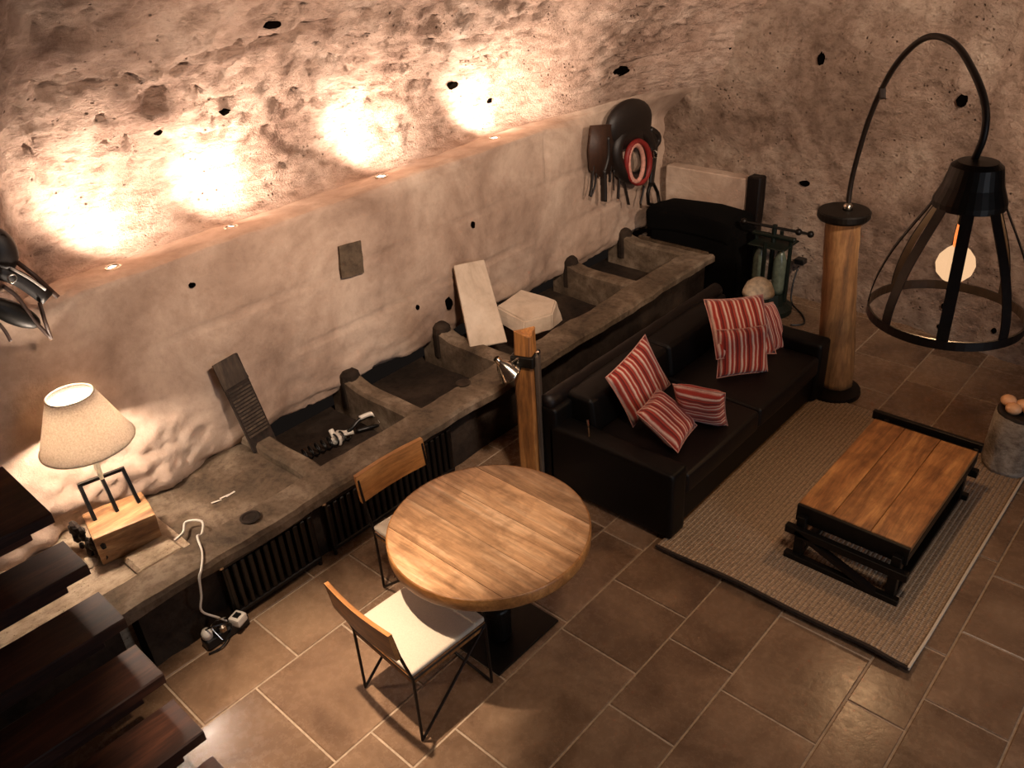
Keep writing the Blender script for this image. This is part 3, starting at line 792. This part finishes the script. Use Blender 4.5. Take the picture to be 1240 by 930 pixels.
cushion('throw_cushion', (-2.38, 5.20, .545), (.01, .93, -.36), (.84, .18, .5), .385, .385, 'striped cushion mostly hidden behind, nearest the far arm of the sofa', .055)

# ================================================================== RUG
RX0, RX1, RY0, RY1 = -2.03, -.58, 3.22, 5.38
bm = BM(); nr = 54; sub = 4; nx = nr*sub; ny = 46; top = []; bot = []
def rug_lift(x, y):
    f = sm(3.55, RY0, y); g = sm(RX0+.1, -1.4, x)*sm(-.62, -.8, x)
    return .004+.036*f*(.55+.45*g)+.006*f*math.sin(x*7)
def skew(x, y): return x + .02*0
for i in range(nx+1):
    x = RX0+(RX1-RX0)*i/nx; rt_, rb_ = [], []
    for j in range(ny+1):
        y = RY0+(RY1-RY0)*j/ny
        h = .011+.0045*abs(math.sin(math.pi*i/sub)) if i % sub else .011
        z = rug_lift(x, y)
        rt_.append(bm.verts.new((x, y, z+h))); rb_.append(bm.verts.new((x, y, z-.003)))
    top.append(rt_); bot.append(rb_)
for i in range(nx):
    for j in range(ny):
        bm.faces.new((top[i][j], top[i+1][j], top[i+1][j+1], top[i][j+1]))
        bm.faces.new((bot[i][j], bot[i][j+1], bot[i+1][j+1], bot[i+1][j]))
for i in range(nx):
    bm.faces.new((bot[i][0], bot[i+1][0], top[i+1][0], top[i][0])); bm.faces.new((bot[i+1][ny], bot[i][ny], top[i][ny], top[i+1][ny]))
for j in range(ny):
    bm.faces.new((bot[0][j+1], bot[0][j], top[0][j], top[0][j+1])); bm.faces.new((bot[nx][j], bot[nx][j+1], top[nx][j+1], top[nx][j]))
rug = tag(obj('rug', bm, M['rug']), 'brown ribbed woven mat under the coffee table, front edge lifting', 'rug')
e = strip(BM(), [(RX1, y, .012+rug_lift(RX1, y)) for y in [RY0+(RY1-RY0)*k/30 for k in range(31)]], .012, .018, (1, 0, 0))
obj('edge_binding', e, M['seat'], rug)['label'] = 'pale edge binding'
e = strip(BM(), [(x, RY0+.004, .008+rug_lift(x, RY0)) for x in [RX0+(RX1-RX0)*k/30 for k in range(31)]], .018, .018, (0, 1, 0))
obj('edge_binding', e, M['darkbark'], rug)

# ================================================================== COFFEE TABLE
cx0, cx1, cy0, cy1, cz = -1.40, -.79, 3.68, 4.74, .375
CT = thing('coffee_table', 'low coffee table with orange-brown board top on a black iron frame', 'table', ((cx0+cx1)/2, (cy0+cy1)/2, .015))
def cb(name, x0, x1, y0, y1, z0, z1, mat, bev=.003):
    bm = bb(x0, x1, y0, y1, z0, z1, bev)
    for v in bm.verts: v.co -= Vector(CT.location)
    return obj(name, bm, M[mat], CT)
wds = [0, .19, .40, .61]
for a, b in zip(wds, wds[1:]): cb('plank', cx0+a+.001, cx0+b-.001, cy0, cy1, cz-.04, cz, 'coffee')
cb('end_apron', cx0, cx1, cy0-.02, cy0, cz-.115, cz-.004, 'iron')
cb('end_apron', cx0, cx1, cy1, cy1+.02, cz-.115, cz-.004, 'iron')
cb('side_rail', cx0+.0, cx0+.03, cy0, cy1, cz-.1, cz-.042, 'iron')
cb('side_rail', cx1-.03, cx1, cy0, cy1, cz-.1, cz-.042, 'iron')
cb('end_bar', cx0-.03, cx1+.01, cy1+.035, cy1+.065, cz-.03, cz+.03, 'iron')
cb('end_bar_post', cx0+.05, cx0+.08, cy1+.02, cy1+.04, cz-.1, cz-.0, 'iron')
cb('end_bar_post', cx1-.03, cx1+0, cy1+.02, cy1+.04, cz-.1, cz-.0, 'iron')
for ya, yb in ((3.60, 3.64), (4.72, 4.76)):
    cb('lower_rail', cx0-.03, cx1+.03, ya, yb, .20, .25, 'iron')
    for xa in (cx0+.02, cx1-.07):
        cb('upright', xa, xa+.05, min(ya+.03, 4.68), min(ya+.03, 4.68)+.05, .02, cz-.06, 'iron')
    bm = strip(BM(), [(cx0+.03, ya+.02, .225), (cx1-.10, ya+.02, .035)], .04, .03, (0, 1, 0))
    for v in bm.verts: v.co -= Vector(CT.location)
    obj('brace', bm, M['leather_b'], CT)
    cb('foot', cx0-.02, cx1+.01, ya+.005, yb+.005, .016, .055, 'iron')
for xa in (cx0+.02, cx1-.06): cb('ground_rail', xa, xa+.04, 3.64, 4.72, .016, .05, 'iron')

# ================================================================== STUMP with eggs
SP = (-.70, 5.27)
st = thing('log_stump', 'grey-barked log stump at the rug corner carrying pale eggs', 'stump', (*SP, .0))
bm = lathe(BM(), [(.150, .017), (.156, .05), (.150, .2), (.147, .34), (.143, .40), (.138, .412)], (0, 0, 0), 40, wob=.06, cap0=True)
obj('bark', rough(bm, .008, 14, 3), M['bark'], st, smooth=True)
obj('bowl_rim', lathe(BM(), [(.138, .40), (.140, .425), (.128, .43), (.118, .42), (.10, .395), (0, .385)], (0, 0, 0), 36), M['darkbark'], st, smooth=True)
for k, (px, py, h) in enumerate(((1222, 483, .46), (1228, 493, .44), (1240, 489, .445), (1250, 496, .44))):
    p = on_z(px, py, h); bm = BM(); bmesh.ops.create_uvsphere(bm, u_segments=16, v_segments=10, radius=.042)
    for v in bm.verts: v.co.z *= .9; v.co.x *= 1.12
    o = obj('egg', bm, M['egg'], smooth=True, loc=(p.x, p.y, h-.012))
    tag(o, ['pale orange egg highest in the bowl on the stump', 'pale orange egg in front of the highest one on the stump', 'pale orange egg cut by the right edge of the photo', 'pale orange egg furthest right in the bowl on the stump'][k], 'egg', 'eggs on the stump')

# ================================================================== ARC FLOOR LAMP
LB = Vector((-1.04, 4.34, 0)); LP = Vector((-2.07, 5.55, 0))
A = thing('arc_lamp', 'tall arc floor lamp: log column, bent rod and black iron cage shade', 'lamp', (LP.x, LP.y, 0))
off = LP
bm = BM(); n = 22; rings = []
for i in range(30):
    t = i/29; z = .04+1.29*t; rr = .128-.012*t
    cx = .06*(1-t)-.05*t*0+(-.055*t); cyy = .02*(1-t)
    rings.append([bm.verts.new((cx+.03+rr*math.cos(2*math.pi*k/n)*(1+.08*noise.noise(Vector((math.cos(2*math.pi*k/n)*2, math.sin(2*math.pi*k/n)*2, z*1.5)))), cyy+rr*math.sin(2*math.pi*k/n), z)) for k in range(n)])
for P1, P2 in zip(rings, rings[1:]):
    for k in range(n): bm.faces.new((P1[k], P1[(k+1) % n], P2[(k+1) % n], P2[k]))
bm.faces.new(rings[0][::-1]); bm.faces.new(rings[-1])
obj('log_column', rough(bm, .006, 9, 2), M['log'], A, smooth=True)
obj('base_disc', lathe(BM(), [(0, 0), (.2, 0), (.205, .01), (.2, .04), (0, .045)], (.10, -.05, 0), 36), M['iron'], A)
obj('cap', lathe(BM(), [(0, 1.325), (.165, 1.325), (.175, 1.34), (.175, 1.375), (.165, 1.385), (0, 1.39)], (-.02, 0, 0), 36), M['iron'], A)
obj('cap_nut', lathe(BM(), [(0, 1.39), (.035, 1.39), (.03, 1.42), (.012, 1.44), (0, 1.44)], (-.0, 0, 0), 16), M['steel'], A, smooth=True)
rod = [(0, 1.39), (.0, 1.62), (.13, 2.01), (.33, 2.31), (.56, 2.50), (.82, 2.61), (1.12, 2.615), (1.38, 2.52), (1.54, 2.41), (1.585, 2.29), (1.545, 2.16)]
dv = (LB-LP); dl = dv.length; dv = dv/dl
pts = smoothpts([dv*min(s*dl/1.589, 9)+Vector((0, 0, z)) for s, z in rod], 8)
obj('bent_rod', tube(BM(), pts, .017, 10), M['brown_iron'], A, smooth=True)
jp = dv*.27+Vector((0, 0, 2.245))
obj('joint_screw', tube(BM(), [jp, jp+dv*.03+Vector((0, 0, -.06))], .022, 8), M['brown_iron'], A)
lc = Vector((LB.x-LP.x, LB.y-LP.y, 0))
obj('shade_cap', lathe(BM(), [(0, 2.175), (.09, 2.17), (.115, 2.15), (.135, 2.06), (.165, 1.985), (.165, 1.955), (.155, 1.955), (.15, 1.98), (.1, 2.1)], lc, 32), M['iron'], A, smooth=False)
RR = .372
nrib = 8
for k in range(nrib):
    a = 2*math.pi*(k+.35)/nrib; u = Vector((math.cos(a), math.sin(a), 0)); tang = Vector((-math.sin(a), math.cos(a), 0))
    P1 = [lc+u*r_+Vector((0, 0, z)) for r_, z in ((.150, 1.985), (.175, 1.93), (.235, 1.82), (.295, 1.70), (.342, 1.57), (.366, 1.46), (.370, 1.375))]
    obj('cage_rib', strip(BM(), smoothpts(P1, 3), .054, .006, tang), M['rib'], A)
bm = BM(); lathe(bm, [(RR-.006, 1.40), (RR+.004, 1.40), (RR+.004, 1.352), (RR-.006, 1.352), (RR-.006, 1.40)], lc, 56); obj('cage_ring', bm, M['rib'], A)
obj('bulb_holder', lathe(BM(), [(.0, 2.1), (.03, 2.1), (.03, 1.86), (.022, 1.85)], lc, 16), M['iron'], A)
obj('bulb', lathe(BM(), [(.03, 1.745), (.055, 1.725), (.082, 1.69), (.092, 1.65), (.082, 1.605), (.05, 1.57), (0, 1.558)], lc, 40), M['bulb'], A, smooth=True)
obj('bulb_neck', lathe(BM(), [(.03, 1.86), (.033, 1.80), (.03, 1.745)], lc, 16), M['bulbneck'], A, smooth=True)
light('arc_lamp_light', 'POINT', (LB.x, LB.y, 1.65), 30, (1, .58, .28), shadow_soft_size=.035).parent = None

# ================================================================== LOG BLOCK and TABLE LAMP
ya, yb = .92, 1.21
BK = thing('wood_block', 'pale sawn log block with dark bark on the manger end', 'block', (-4.06, 1.08, .458))
bm = BM(); box(bm, (0, 0, .09), (.27, .32, .18), Matrix.Rotation(R(-12), 3, 'Z'), .012, 2); rough(bm, .006, 7, 1, 2)
for v in bm.verts:
    if v.co.x < -.05: v.co.z -= .0
obj('core', bm, M['block'], BK)
bm = BM()
for k in range(26):
    a = random.uniform(-.13, .13); z = random.uniform(.02, .24)
    q = bmesh.ops.create_icosphere(bm, subdivisions=1, radius=random.uniform(.018, .042))['verts']
    for v in q: v.co.y *= .6; v.co += Vector((a-.03, -.175+a*.2, z*.7))
tag(obj('bark', bm, M['darkbark'], BK), 'shaggy dark bark on the end', kind='stuff'); 
Ltop = .636
TL = thing('table_lamp', 'table lamp with conical linen shade on an iron frame stand', 'lamp', (-4.11, 1.09, Ltop))
yd = Vector((math.sin(R(12)), math.cos(R(12)), 0))
for s in (-1, 0, 1):
    b0 = yd*s*.115+Vector((.02, 0, 0)); t0 = yd*s*.11+Vector((-.03, 0, .21))
    obj('leg', strip(BM(), [b0, t0], .018, .018, (1, 0, 0)), M['iron'], TL)
obj('cross_bar', strip(BM(), [yd*-.12+Vector((-.03, 0, .21)), yd*.12+Vector((-.03, 0, .21))], .018, .018, (1, 0, 0)), M['iron'], TL)
obj('stem', tube(BM(), [(-.03, 0, .20), (-.03, 0, .48)], .014, 10), M['dome'], TL)
zb, zt, rb, rtp = 1.07-Ltop, 1.36-Ltop, .232, .115
bm = lathe(BM(), [(rb, zb), (rtp, zt), (rtp-.003, zt), (rb-.003, zb), (rb, zb)], (-.03, 0, 0), 48)
obj('lamp_shade', bm, M['shade'], TL, smooth=True)
for nm, r_, z in (('shade_ring', rb, zb), ('shade_ring', rtp, zt)):
    obj(nm, tube(BM(), [(-.03+r_*math.cos(2*math.pi*k/40), r_*math.sin(2*math.pi*k/40), z) for k in range(40)], .004, 6, closed=True), M['dome'], TL)
bm = BM(); bmesh.ops.create_uvsphere(bm, u_segments=14, v_segments=10, radius=.035)
for v in bm.verts: v.co += Vector((-.03, 0, .53))
obj('bulb', bm, emis('warm_lamp_bulb', (1, .8, .55), 60), TL, smooth=True)
light('table_lamp_light', 'POINT', (-4.14, 1.09, Ltop+.53), 85, (1, .82, .68), shadow_soft_size=.04)
# lamp cord: from the block across the rim down to the sockets
cpts = [(-3.83, 1.20, .462), (-3.86, 1.30, .462), (-3.93, 1.36, .465), (-3.86, 1.42, .465), (-3.76, 1.36, .465), (-3.72, 1.32, .497), (-3.58, 1.27, .50), (-3.468, 1.20, .50), (-3.45, 1.17, .47), (-3.45, 1.15, .36), (-3.46, 1.13, .26), (-3.47, 1.20, .15), (-3.47, 1.24, .09)]
tag(obj('lamp_cord', tube(BM(), smoothpts(cpts, 5), .0065, 6), M['white'], smooth=True), 'white lamp cord hanging over the manger rim down to the sockets', 'cord')
SO = thing('power_strip', 'cluster of white and black mains plugs on the floor by the radiator', 'socket', (-3.47, 1.22, .0))
obj('socket_body', box(BM(), (.0, .0, .035), (.07, .26, .07), None, .01), M['black'], SO)
obj('adapter', box(BM(), (.03, .07, .085), (.07, .075, .05), Matrix.Rotation(R(20), 3, 'Z'), .012, 2), M['white'], SO)['label'] = 'white adapter'
obj('adapter_face', box(BM(), (.03, .07, .112), (.035, .035, .006), Matrix.Rotation(R(20), 3, 'Z')), M['black'], SO)
obj('plug', lathe(BM(), [(0, .07), (.028, .07), (.03, .1), (.02, .12), (0, .125)], (-.0, -.10, 0), 14), M['white'], SO, smooth=True)['label'] = 'round white plug'
obj('plug', lathe(BM(), [(0, .07), (.024, .07), (.024, .1), (0, .11)], (.02, -.02, 0), 12), M['steel'], SO)
obj('loose_wire', tube(BM(), smoothpts([(.0, -.1, .12), (.05, -.08, .16), (.06, 0, .13), (.03, .02, .06), (.07, -.06, .02), (.05, -.14, .01)], 5), .005, 6), M['black'], SO)
obj('loose_wire', tube(BM(), smoothpts([(.0, .02, .12), (.04, -.03, .17), (.01, -.07, .13), (.05, -.05, .04)], 5), .004, 6), M['steel'], SO)

# ================================================================== THINGS ON AND IN THE MANGER
# old ribbed board leaning on the wall
W0 = Vector((-4.27, 2.01, .425)); W1 = Vector((-4.375, 1.95, 1.05)); ax = (W1-W0).normalized()
wd = Vector((.0, .95, -.1)).normalized(); wd = (wd-ax*wd.dot(ax)).normalized(); nn = wd.cross(ax).normalized()
if nn.x < 0: nn = -nn
WB = thing('ribbed_board', 'weathered ribbed wooden board leaning on the wall over the first bay', 'board', W0)
Lw = (W1-W0).length; ww = .17
def wpt(a, b, c): return ax*a+wd*b+nn*c
obj('board', prism(BM(), [wpt(0, 0, 0), wpt(0, ww, 0), wpt(Lw, ww, 0), wpt(Lw, 0, 0)], nn, .022), M['darkbark'], WB)  # dark colour stands in for the shade in the grooves
obj('head_block', prism(BM(), [wpt(Lw*.74, -.01, .02), wpt(Lw*.74, ww-.0, .02), wpt(Lw+.01, ww-.02, .02), wpt(Lw+.01, -.01, .02)], nn, .012), M['board'], WB)
for k in range(15):
    a = Lw*(.17+.55*k/15)
    obj('slat', prism(BM(), [wpt(a, .012, .022), wpt(a, ww-.012, .022), wpt(a+.012, ww-.012, .022), wpt(a+.012, .012, .022)], nn, .008), M['board'], WB)  # slats in paler wood, as if catching the light
# stone slab leaning on the wall
sl = [(-4.05, 3.77, .475), (-3.89, 4.01, .475), (-4.33, 4.27, .955), (-4.36, 3.97, 1.0)]
sv = [Vector(p) for p in sl]; c0 = sum(sv, Vector())/4
nS = (sv[1]-sv[0]).cross(sv[3]-sv[0]).normalized()
if nS.x < 0: nS = -nS
bm = prism(BM(), [p-c0 for p in sv], -nS, .055)
bmesh.ops.bevel(bm, geom=bm.edges[:], offset=.006, segments=1, affect='EDGES'); rough(bm, .003, 8, 2, 3)
tag(obj('stone_slab', bm, M['slab'], loc=c0), 'long pale rectangular stone slab leaning on the wall in the manger', 'stone')
# broken stone beside it
rk = [on_z(622, 400, .5), on_z(660, 402, .5), on_z(684, 372, .53), on_z(682, 366, .62), on_z(640, 354, .66), on_z(616, 364, .62)]
c0 = Vector((-3.93, 4.40, .50))
bm = BM()
lo = [(-.17, -.20, 0), (.10, -.24, 0), (.17, .02, 0), (.12, .22, 0), (-.20, .16, 0)]
hi = [(-.24, -.19, .13), (.07, -.20, .12), (.15, .03, .14), (.05, .20, .17), (-.24, .10, .19)]
va = [bm.verts.new(Vector(p)) for p in lo]; vb = [bm.verts.new(Vector(p)) for p in hi]
bm.faces.new(va[::-1]); bm.faces.new(vb)
for i in range(5): bm.faces.new((va[i], va[(i+1) % 5], vb[(i+1) % 5], vb[i]))
bmesh.ops.bevel(bm, geom=bm.edges[:], offset=.012, segments=2, affect='EDGES'); rough(bm, .008, 6, 4, 2)
o = tag(obj('stone_chunk', bm, M['slab'], loc=(-3.93, 4.36, .47)), 'broken angular pale stone beside the leaning slab', 'stone')
o.rotation_euler = (R(-4), R(6), R(0))
# bay with white fitting, hose and coil
BZ = .22
p0 = on_z(410, 528, BZ+.05)
H = thing('tap_fitting', 'white plastic fitting lying in the second bay of the manger', 'fitting', (p0.x, p0.y, BZ))
obj('body', box(BM(), (0, 0, .035), (.07, .11, .06), Matrix.Rotation(R(30), 3, 'Z'), .015, 2), M['white'], H, smooth=True)
obj('spout', tube(BM(), [(0, .03, .05), (.05, .09, .06)], .02, 10), M['white'], H)
obj('spout', tube(BM(), [(0, -.03, .05), (-.05, -.02, .09)], .018, 10), M['white'], H)
p1 = on_z(425, 520, BZ+.08); p2 = on_z(436, 508, BZ+.12); p3 = on_z(452, 503, BZ+.12); p4 = on_z(462, 512, BZ+.08)
h = thing('hose', 'short black hose with white end beside the white fitting', 'hose', p1)
obj('tube', tube(BM(), [q-p1 for q in smoothpts([on_z(416, 527, BZ+.03), p1, p2, p3, p4, on_z(450, 517, BZ+.03), on_z(432, 522, BZ+.03)], 5)], .014, 8), M['black'], h, smooth=True)
obj('white_end', tube(BM(), [q-p1 for q in smoothpts([p2+Vector((0, 0, .012)), p3+Vector((0, 0, .014)), p4+Vector((0, 0, .01))], 4)], .017, 8), M['white'], h, smooth=True)
p0 = on_z(383, 548, BZ+.02)
cp_ = []
for i in range(140):
    t = i/139; a = t*2*math.pi*7
    cp_.append(Vector((math.cos(a)*.045+.03*t, t*.34-.1, .05+math.sin(a)*.035)))
tag(obj('coil_of_cable', tube(BM(), cp_, .007, 5), M['black'], smooth=True, loc=(p0.x, p0.y, BZ)), 'loose coil of black cable in the second bay of the manger', 'cable')
# chalk-white marks on the filled bay
for k, (px, py) in enumerate(((262, 607), (272, 601), (279, 598))):
    p = on_z(px, py, .43); bm = bb(-.006, .006, -.03, .03, 0, .002)
    o = obj('chalk_mark', bm, M['white'], TR); o.location = Vector((p.x, p.y, .428))-Vector(TR.location); o.rotation_euler = (0, 0, R(-20+k*12))

# ================================================================== LEDGE SPOTLIGHTS
for k, y in enumerate(SPOTS):
    t = thing('ledge_spotlight', ['small recessed uplight nearest the camera on the wall ledge', 'second small uplight along the wall ledge', 'third small uplight along the wall ledge', 'farthest small uplight on the wall ledge'][k], 'spotlight', (-4.64, y, 1.712), group='uplights sunk in the ledge')
    obj('housing', lathe(BM(), [(0, -.01), (.045, -.01), (.045, .018), (.034, .02), (.03, .012)], n=20), M['steel'], t)
    obj('lens', lathe(BM(), [(0, .014), (.03, .012), (.031, .010)], n=20), M['lens'], t)
    light('ledge_spotlight_light', 'SPOT', (-4.66, y, 1.80), 58, (1, .82, .68), (-4.90, y+.28, 2.30), spot_size=R(174), spot_blend=.9, shadow_soft_size=.03)

# ================================================================== HARNESS on the far wall
WX = -4.33
def hp(px, py, dx=0): return on_x(px, py, WX)+Vector((dx, 0, 0))
HN = thing('horse_harness', 'dark leather horse harness with red padded collar on the far left wall', 'harness', hp(750, 190))
ho = Vector(HN.location)
def hpart(name, bm, mat, label=None):
    for v in bm.verts: v.co -= ho
    o = obj(name, bm, M[mat], HN, smooth=True)
    if label: o['label'] = label
    return o
# padded saddle dome on top
bm = BM(); ct = hp(762, 148)
bmesh.ops.create_uvsphere(bm, u_segments=20, v_segments=12, radius=1)
for v in bm.verts: v.co = Vector((ct.x+v.co.x*.09, ct.y+v.co.y*.33+v.co.z*-.03, ct.z+v.co.z*.20-.10*max(0, -v.co.z)*abs(v.co.y)))
hpart('saddle_pad', bm, 'tack')
def ell(cx, cyy, rx, ry, dx, r, ang=0, n=28, flat=1):
    pts = []
    for k in range(n):
        a = 2*math.pi*k/n; x = math.cos(a)*rx; y = math.sin(a)*ry*(1 if math.sin(a) < 0 else 1.1)
        pts.append(hp(cx+x, cyy+y, dx))
    return tube(BM(), pts, r, 8, closed=True, flat=flat)
hpart('outer_collar', ell(764, 184, 21, 29, .02, .062), 'tack')
hpart('red_collar', ell(765, 194, 14, 24, .07, .027), 'redpad', 'red padded ring')
hpart('collar_lining', ell(761, 195, 9, 21, .08, .022), 'pinkpad', 'pinkish inner lining')
poly = [hp(714, 152), hp(738, 150), hp(744, 175), hp(738, 205), hp(727, 215), hp(713, 205), hp(711, 180)]
hpart('side_flap', prism(BM(), poly, (1, 0, 0), .03), 'tack_b', 'brown leather side flap')
for pts, r_ in (([(716, 200), (714, 225), (712, 237)], .016), ([(720, 205), (718, 225), (713, 238)], .012), ([(728, 205), (729, 228), (729, 243)], .036), ([(737, 200), (736, 220)], .014),
                ([(748, 205), (747, 225), (746, 240)], .016), ([(750, 208), (755, 228), (759, 247)], .018), ([(741, 205), (741, 230)], .008), ([(778, 225), (775, 238), (773, 247)], .012), ([(733, 165), (733, 190), (728, 208)], .03), ([(785, 160), (791, 170), (790, 190), (787, 215), (786, 225)], .04)):
    hpart('strap', tube(BM(), smoothpts([hp(a, b, .02) for a, b in pts], 5), r_, 6, flat=.5), 'tack')
hpart('stirrup', tube(BM(), [hp(a, b, .03) for a, b in ((784, 222), (781, 234), (782, 246), (790, 248), (795, 245), (793, 232), (788, 222))], .017, 6, closed=True), 'iron')
hpart('buckle', tube(BM(), [hp(a, b, .09) for a, b in ((781, 181), (785, 181), (785, 189), (781, 189))], .008, 6, closed=True), 'steel')
hpart('side_loop', tube(BM(), smoothpts([hp(a, b, .02) for a, b in ((785, 156), (793, 161), (795, 170), (790, 178))], 5), .028, 6), 'tack')
hpart('wall_peg', tube(BM(), [hp(760, 140, -.12), hp(760, 140, .05)], .02, 8), 'iron')

# ================================================================== HARNESS at the left edge
WX2 = -4.33
def h2(px, py, dx=0): return on_x(px, py, WX2)+Vector((dx, 0, 0))
H2 = thing('bridle', 'black leather bridle and straps on the wall at the left edge', 'bridle', h2(0, 340))
ho2 = Vector(H2.location)
def h2part(name, bm, mat, label=None):
    for v in bm.verts: v.co -= ho2
    o = obj(name, bm, M[mat], H2, smooth=True)
    if label: o['label'] = label
bm = BM(); bmesh.ops.create_uvsphere(bm, u_segments=18, v_segments=12, radius=1); ct = h2(0, 303)
for v in bm.verts: v.co = Vector((ct.x+v.co.x*.06, ct.y+v.co.y*.075+v.co.z*-.0, ct.z+v.co.z*.11))
h2part('blinker', bm, 'tack')
h2part('broad_strap', strip(BM(), smoothpts([h2(-6, 326, .03), h2(18, 335, .03), h2(38, 348, .03), h2(54, 360, .03)], 3), .075, .02, (0, .4, 1)), 'tack')
h2part('pale_strap', strip(BM(), smoothpts([h2(8, 322, .05), h2(30, 334, .05), h2(50, 348, .05)], 3), .012, .01, (0, .4, 1)), 'white', 'pale piping strap')
h2part('thin_strap', strip(BM(), [h2(18, 316, .03), h2(40, 333, .03), h2(67, 358, .03)], .022, .012, (0, .4, 1)), 'tack_b')
bm = BM(); bmesh.ops.create_uvsphere(bm, u_segments=18, v_segments=12, radius=1); ct = h2(14, 378, .02)
for v in bm.verts:
    q = Vector((v.co.x*.035, v.co.y*.14, v.co.z*.055)); q = Matrix.Rotation(R(-48), 3, 'X') @ q; v.co = ct+q
h2part('padded_cheek', bm, 'iron')
h2part('rein', tube(BM(), smoothpts([h2(0, 344, .04), h2(18, 358, .04), h2(36, 384, .04), h2(58, 407, .04)], 4), .010, 6), 'tack_b')
h2part('rein', tube(BM(), [h2(44, 364, .04), h2(50, 385, .04), h2(58, 408, .04)], .010, 6), 'tack_b')
h2part('rein', tube(BM(), smoothpts([h2(-4, 390, .03), h2(4, 400, .03), h2(10, 411, .03)], 4), .009, 6), 'tack_b')
h2part('ring', tube(BM(), [h2(9+5*math.cos(a*math.pi/6), 334+5*math.sin(a*math.pi/6), .06) for a in range(12)], .005, 6, closed=True), 'steel', 'metal ring')
h2part('wall_peg', tube(BM(), [h2(0, 285, -.1), h2(0, 285, .04)], .015, 8), 'iron')

# ================================================================== OLD PRESS, DOME LAMP, SOCKET BY THE BACK WALL
IX, IY = -3.02, 6.50
PR = thing('iron_press', 'old dark green iron screw press by the back wall', 'press', (IX, IY, 0))
obj('plinth', lathe(BM(), [(0, 0), (.22, 0), (.22, .05), (.17, .09), (.15, .2), (0, .22)], n=24), M['green'], PR)
for a, b in ((-.16, 0), (.16, 0), (0, .15), (0, -.15)):
    obj('rod', tube(BM(), [(a, b, .12), (a, b, .70)], .018, 8), M['green'], PR)
obj('yoke', box(BM(), (0, 0, .70), (.40, .05, .035), None, .01), M['green'], PR)
obj('yoke', box(BM(), (0, 0, .64), (.34, .30, .015), None, .01), M['green'], PR)
obj('screw', tube(BM(), [(0, 0, .3), (0, 0, .80)], .022, 10), M['green'], PR)
obj('handle_bar', tube(BM(), [(-.26, -.06, .80), (.30, .05, .76)], .013, 8), M['iron'], PR)
for s in ((-.26, -.06, .80), (.30, .05, .76), (.2, .035, .765)):
    bm = BM(); bmesh.ops.create_uvsphere(bm, u_segments=10, v_segments=8, radius=.03)
    for v in bm.verts: v.co += Vector(s)
    obj('handle_knob', bm, M['iron'], PR, smooth=True)
for a in (-.10, .09):
    obj('cylinder', lathe(BM(), [(0, .2), (.052, .2), (.056, .25), (.056, .50), (.035, .56), (.02, .60), (0, .60)], (a, -.02, 0), 18), M['jar'], PR, smooth=True)['label'] = 'pale green cylinder'
dp = Vector((-2.84, 5.93, 0))
DL = thing('dome_lamp', 'small cream dome lamp standing behind the sofa', 'lamp', dp)
obj('dome', lathe(BM(), [(.0, .56), (.05, .55), (.10, .51), (.125, .45), (.13, .42), (.125, .42), (.1, .47), (0, .53)], n=28), M['dome'], DL, smooth=True)
obj('stem', tube(BM(), [(0, 0, .02), (0, 0, .53)], .012, 8), M['iron'], DL)
obj('foot', lathe(BM(), [(0, 0), (.09, 0), (.09, .015), (0, .025)], n=24), M['iron'], DL)
sp_ = on_y(971, 315, 6.85)
WS = thing('wall_socket', 'black wall socket with pale centre on the back wall', 'socket', sp_)
obj('plate', box(BM(), (0, 0, 0), (.09, .05, .08), None, .006), M['black'], WS)
obj('insert', lathe(BM(), [(0, 0), (.018, 0), (.018, .008), (0, .008)], (0, 0, 0), 14), M['white'], WS)
WS.children[-1].rotation_euler = (R(90), 0, 0); WS.children[-1].location = (0, -.024, 0)
coil = [Vector((-2.72+.05*math.cos(a*.5), 6.45+.02*a*.1, .12+.06*math.sin(a*.5))) for a in range(40)]
tag(obj('hanging_cable', tube(BM(), smoothpts([Vector((sp_.x, 6.80, sp_.z-.04)), Vector((sp_.x+.0, 6.72, .2)), Vector((-2.86, 6.66, .05)), Vector((-2.70, 6.55, .01)), Vector((-2.62, 6.4, .01)), Vector((-2.70, 6.32, .01))], 5), .008, 6), M['black'], smooth=True), 'black cable trailing from the wall socket to the floor', 'cable')
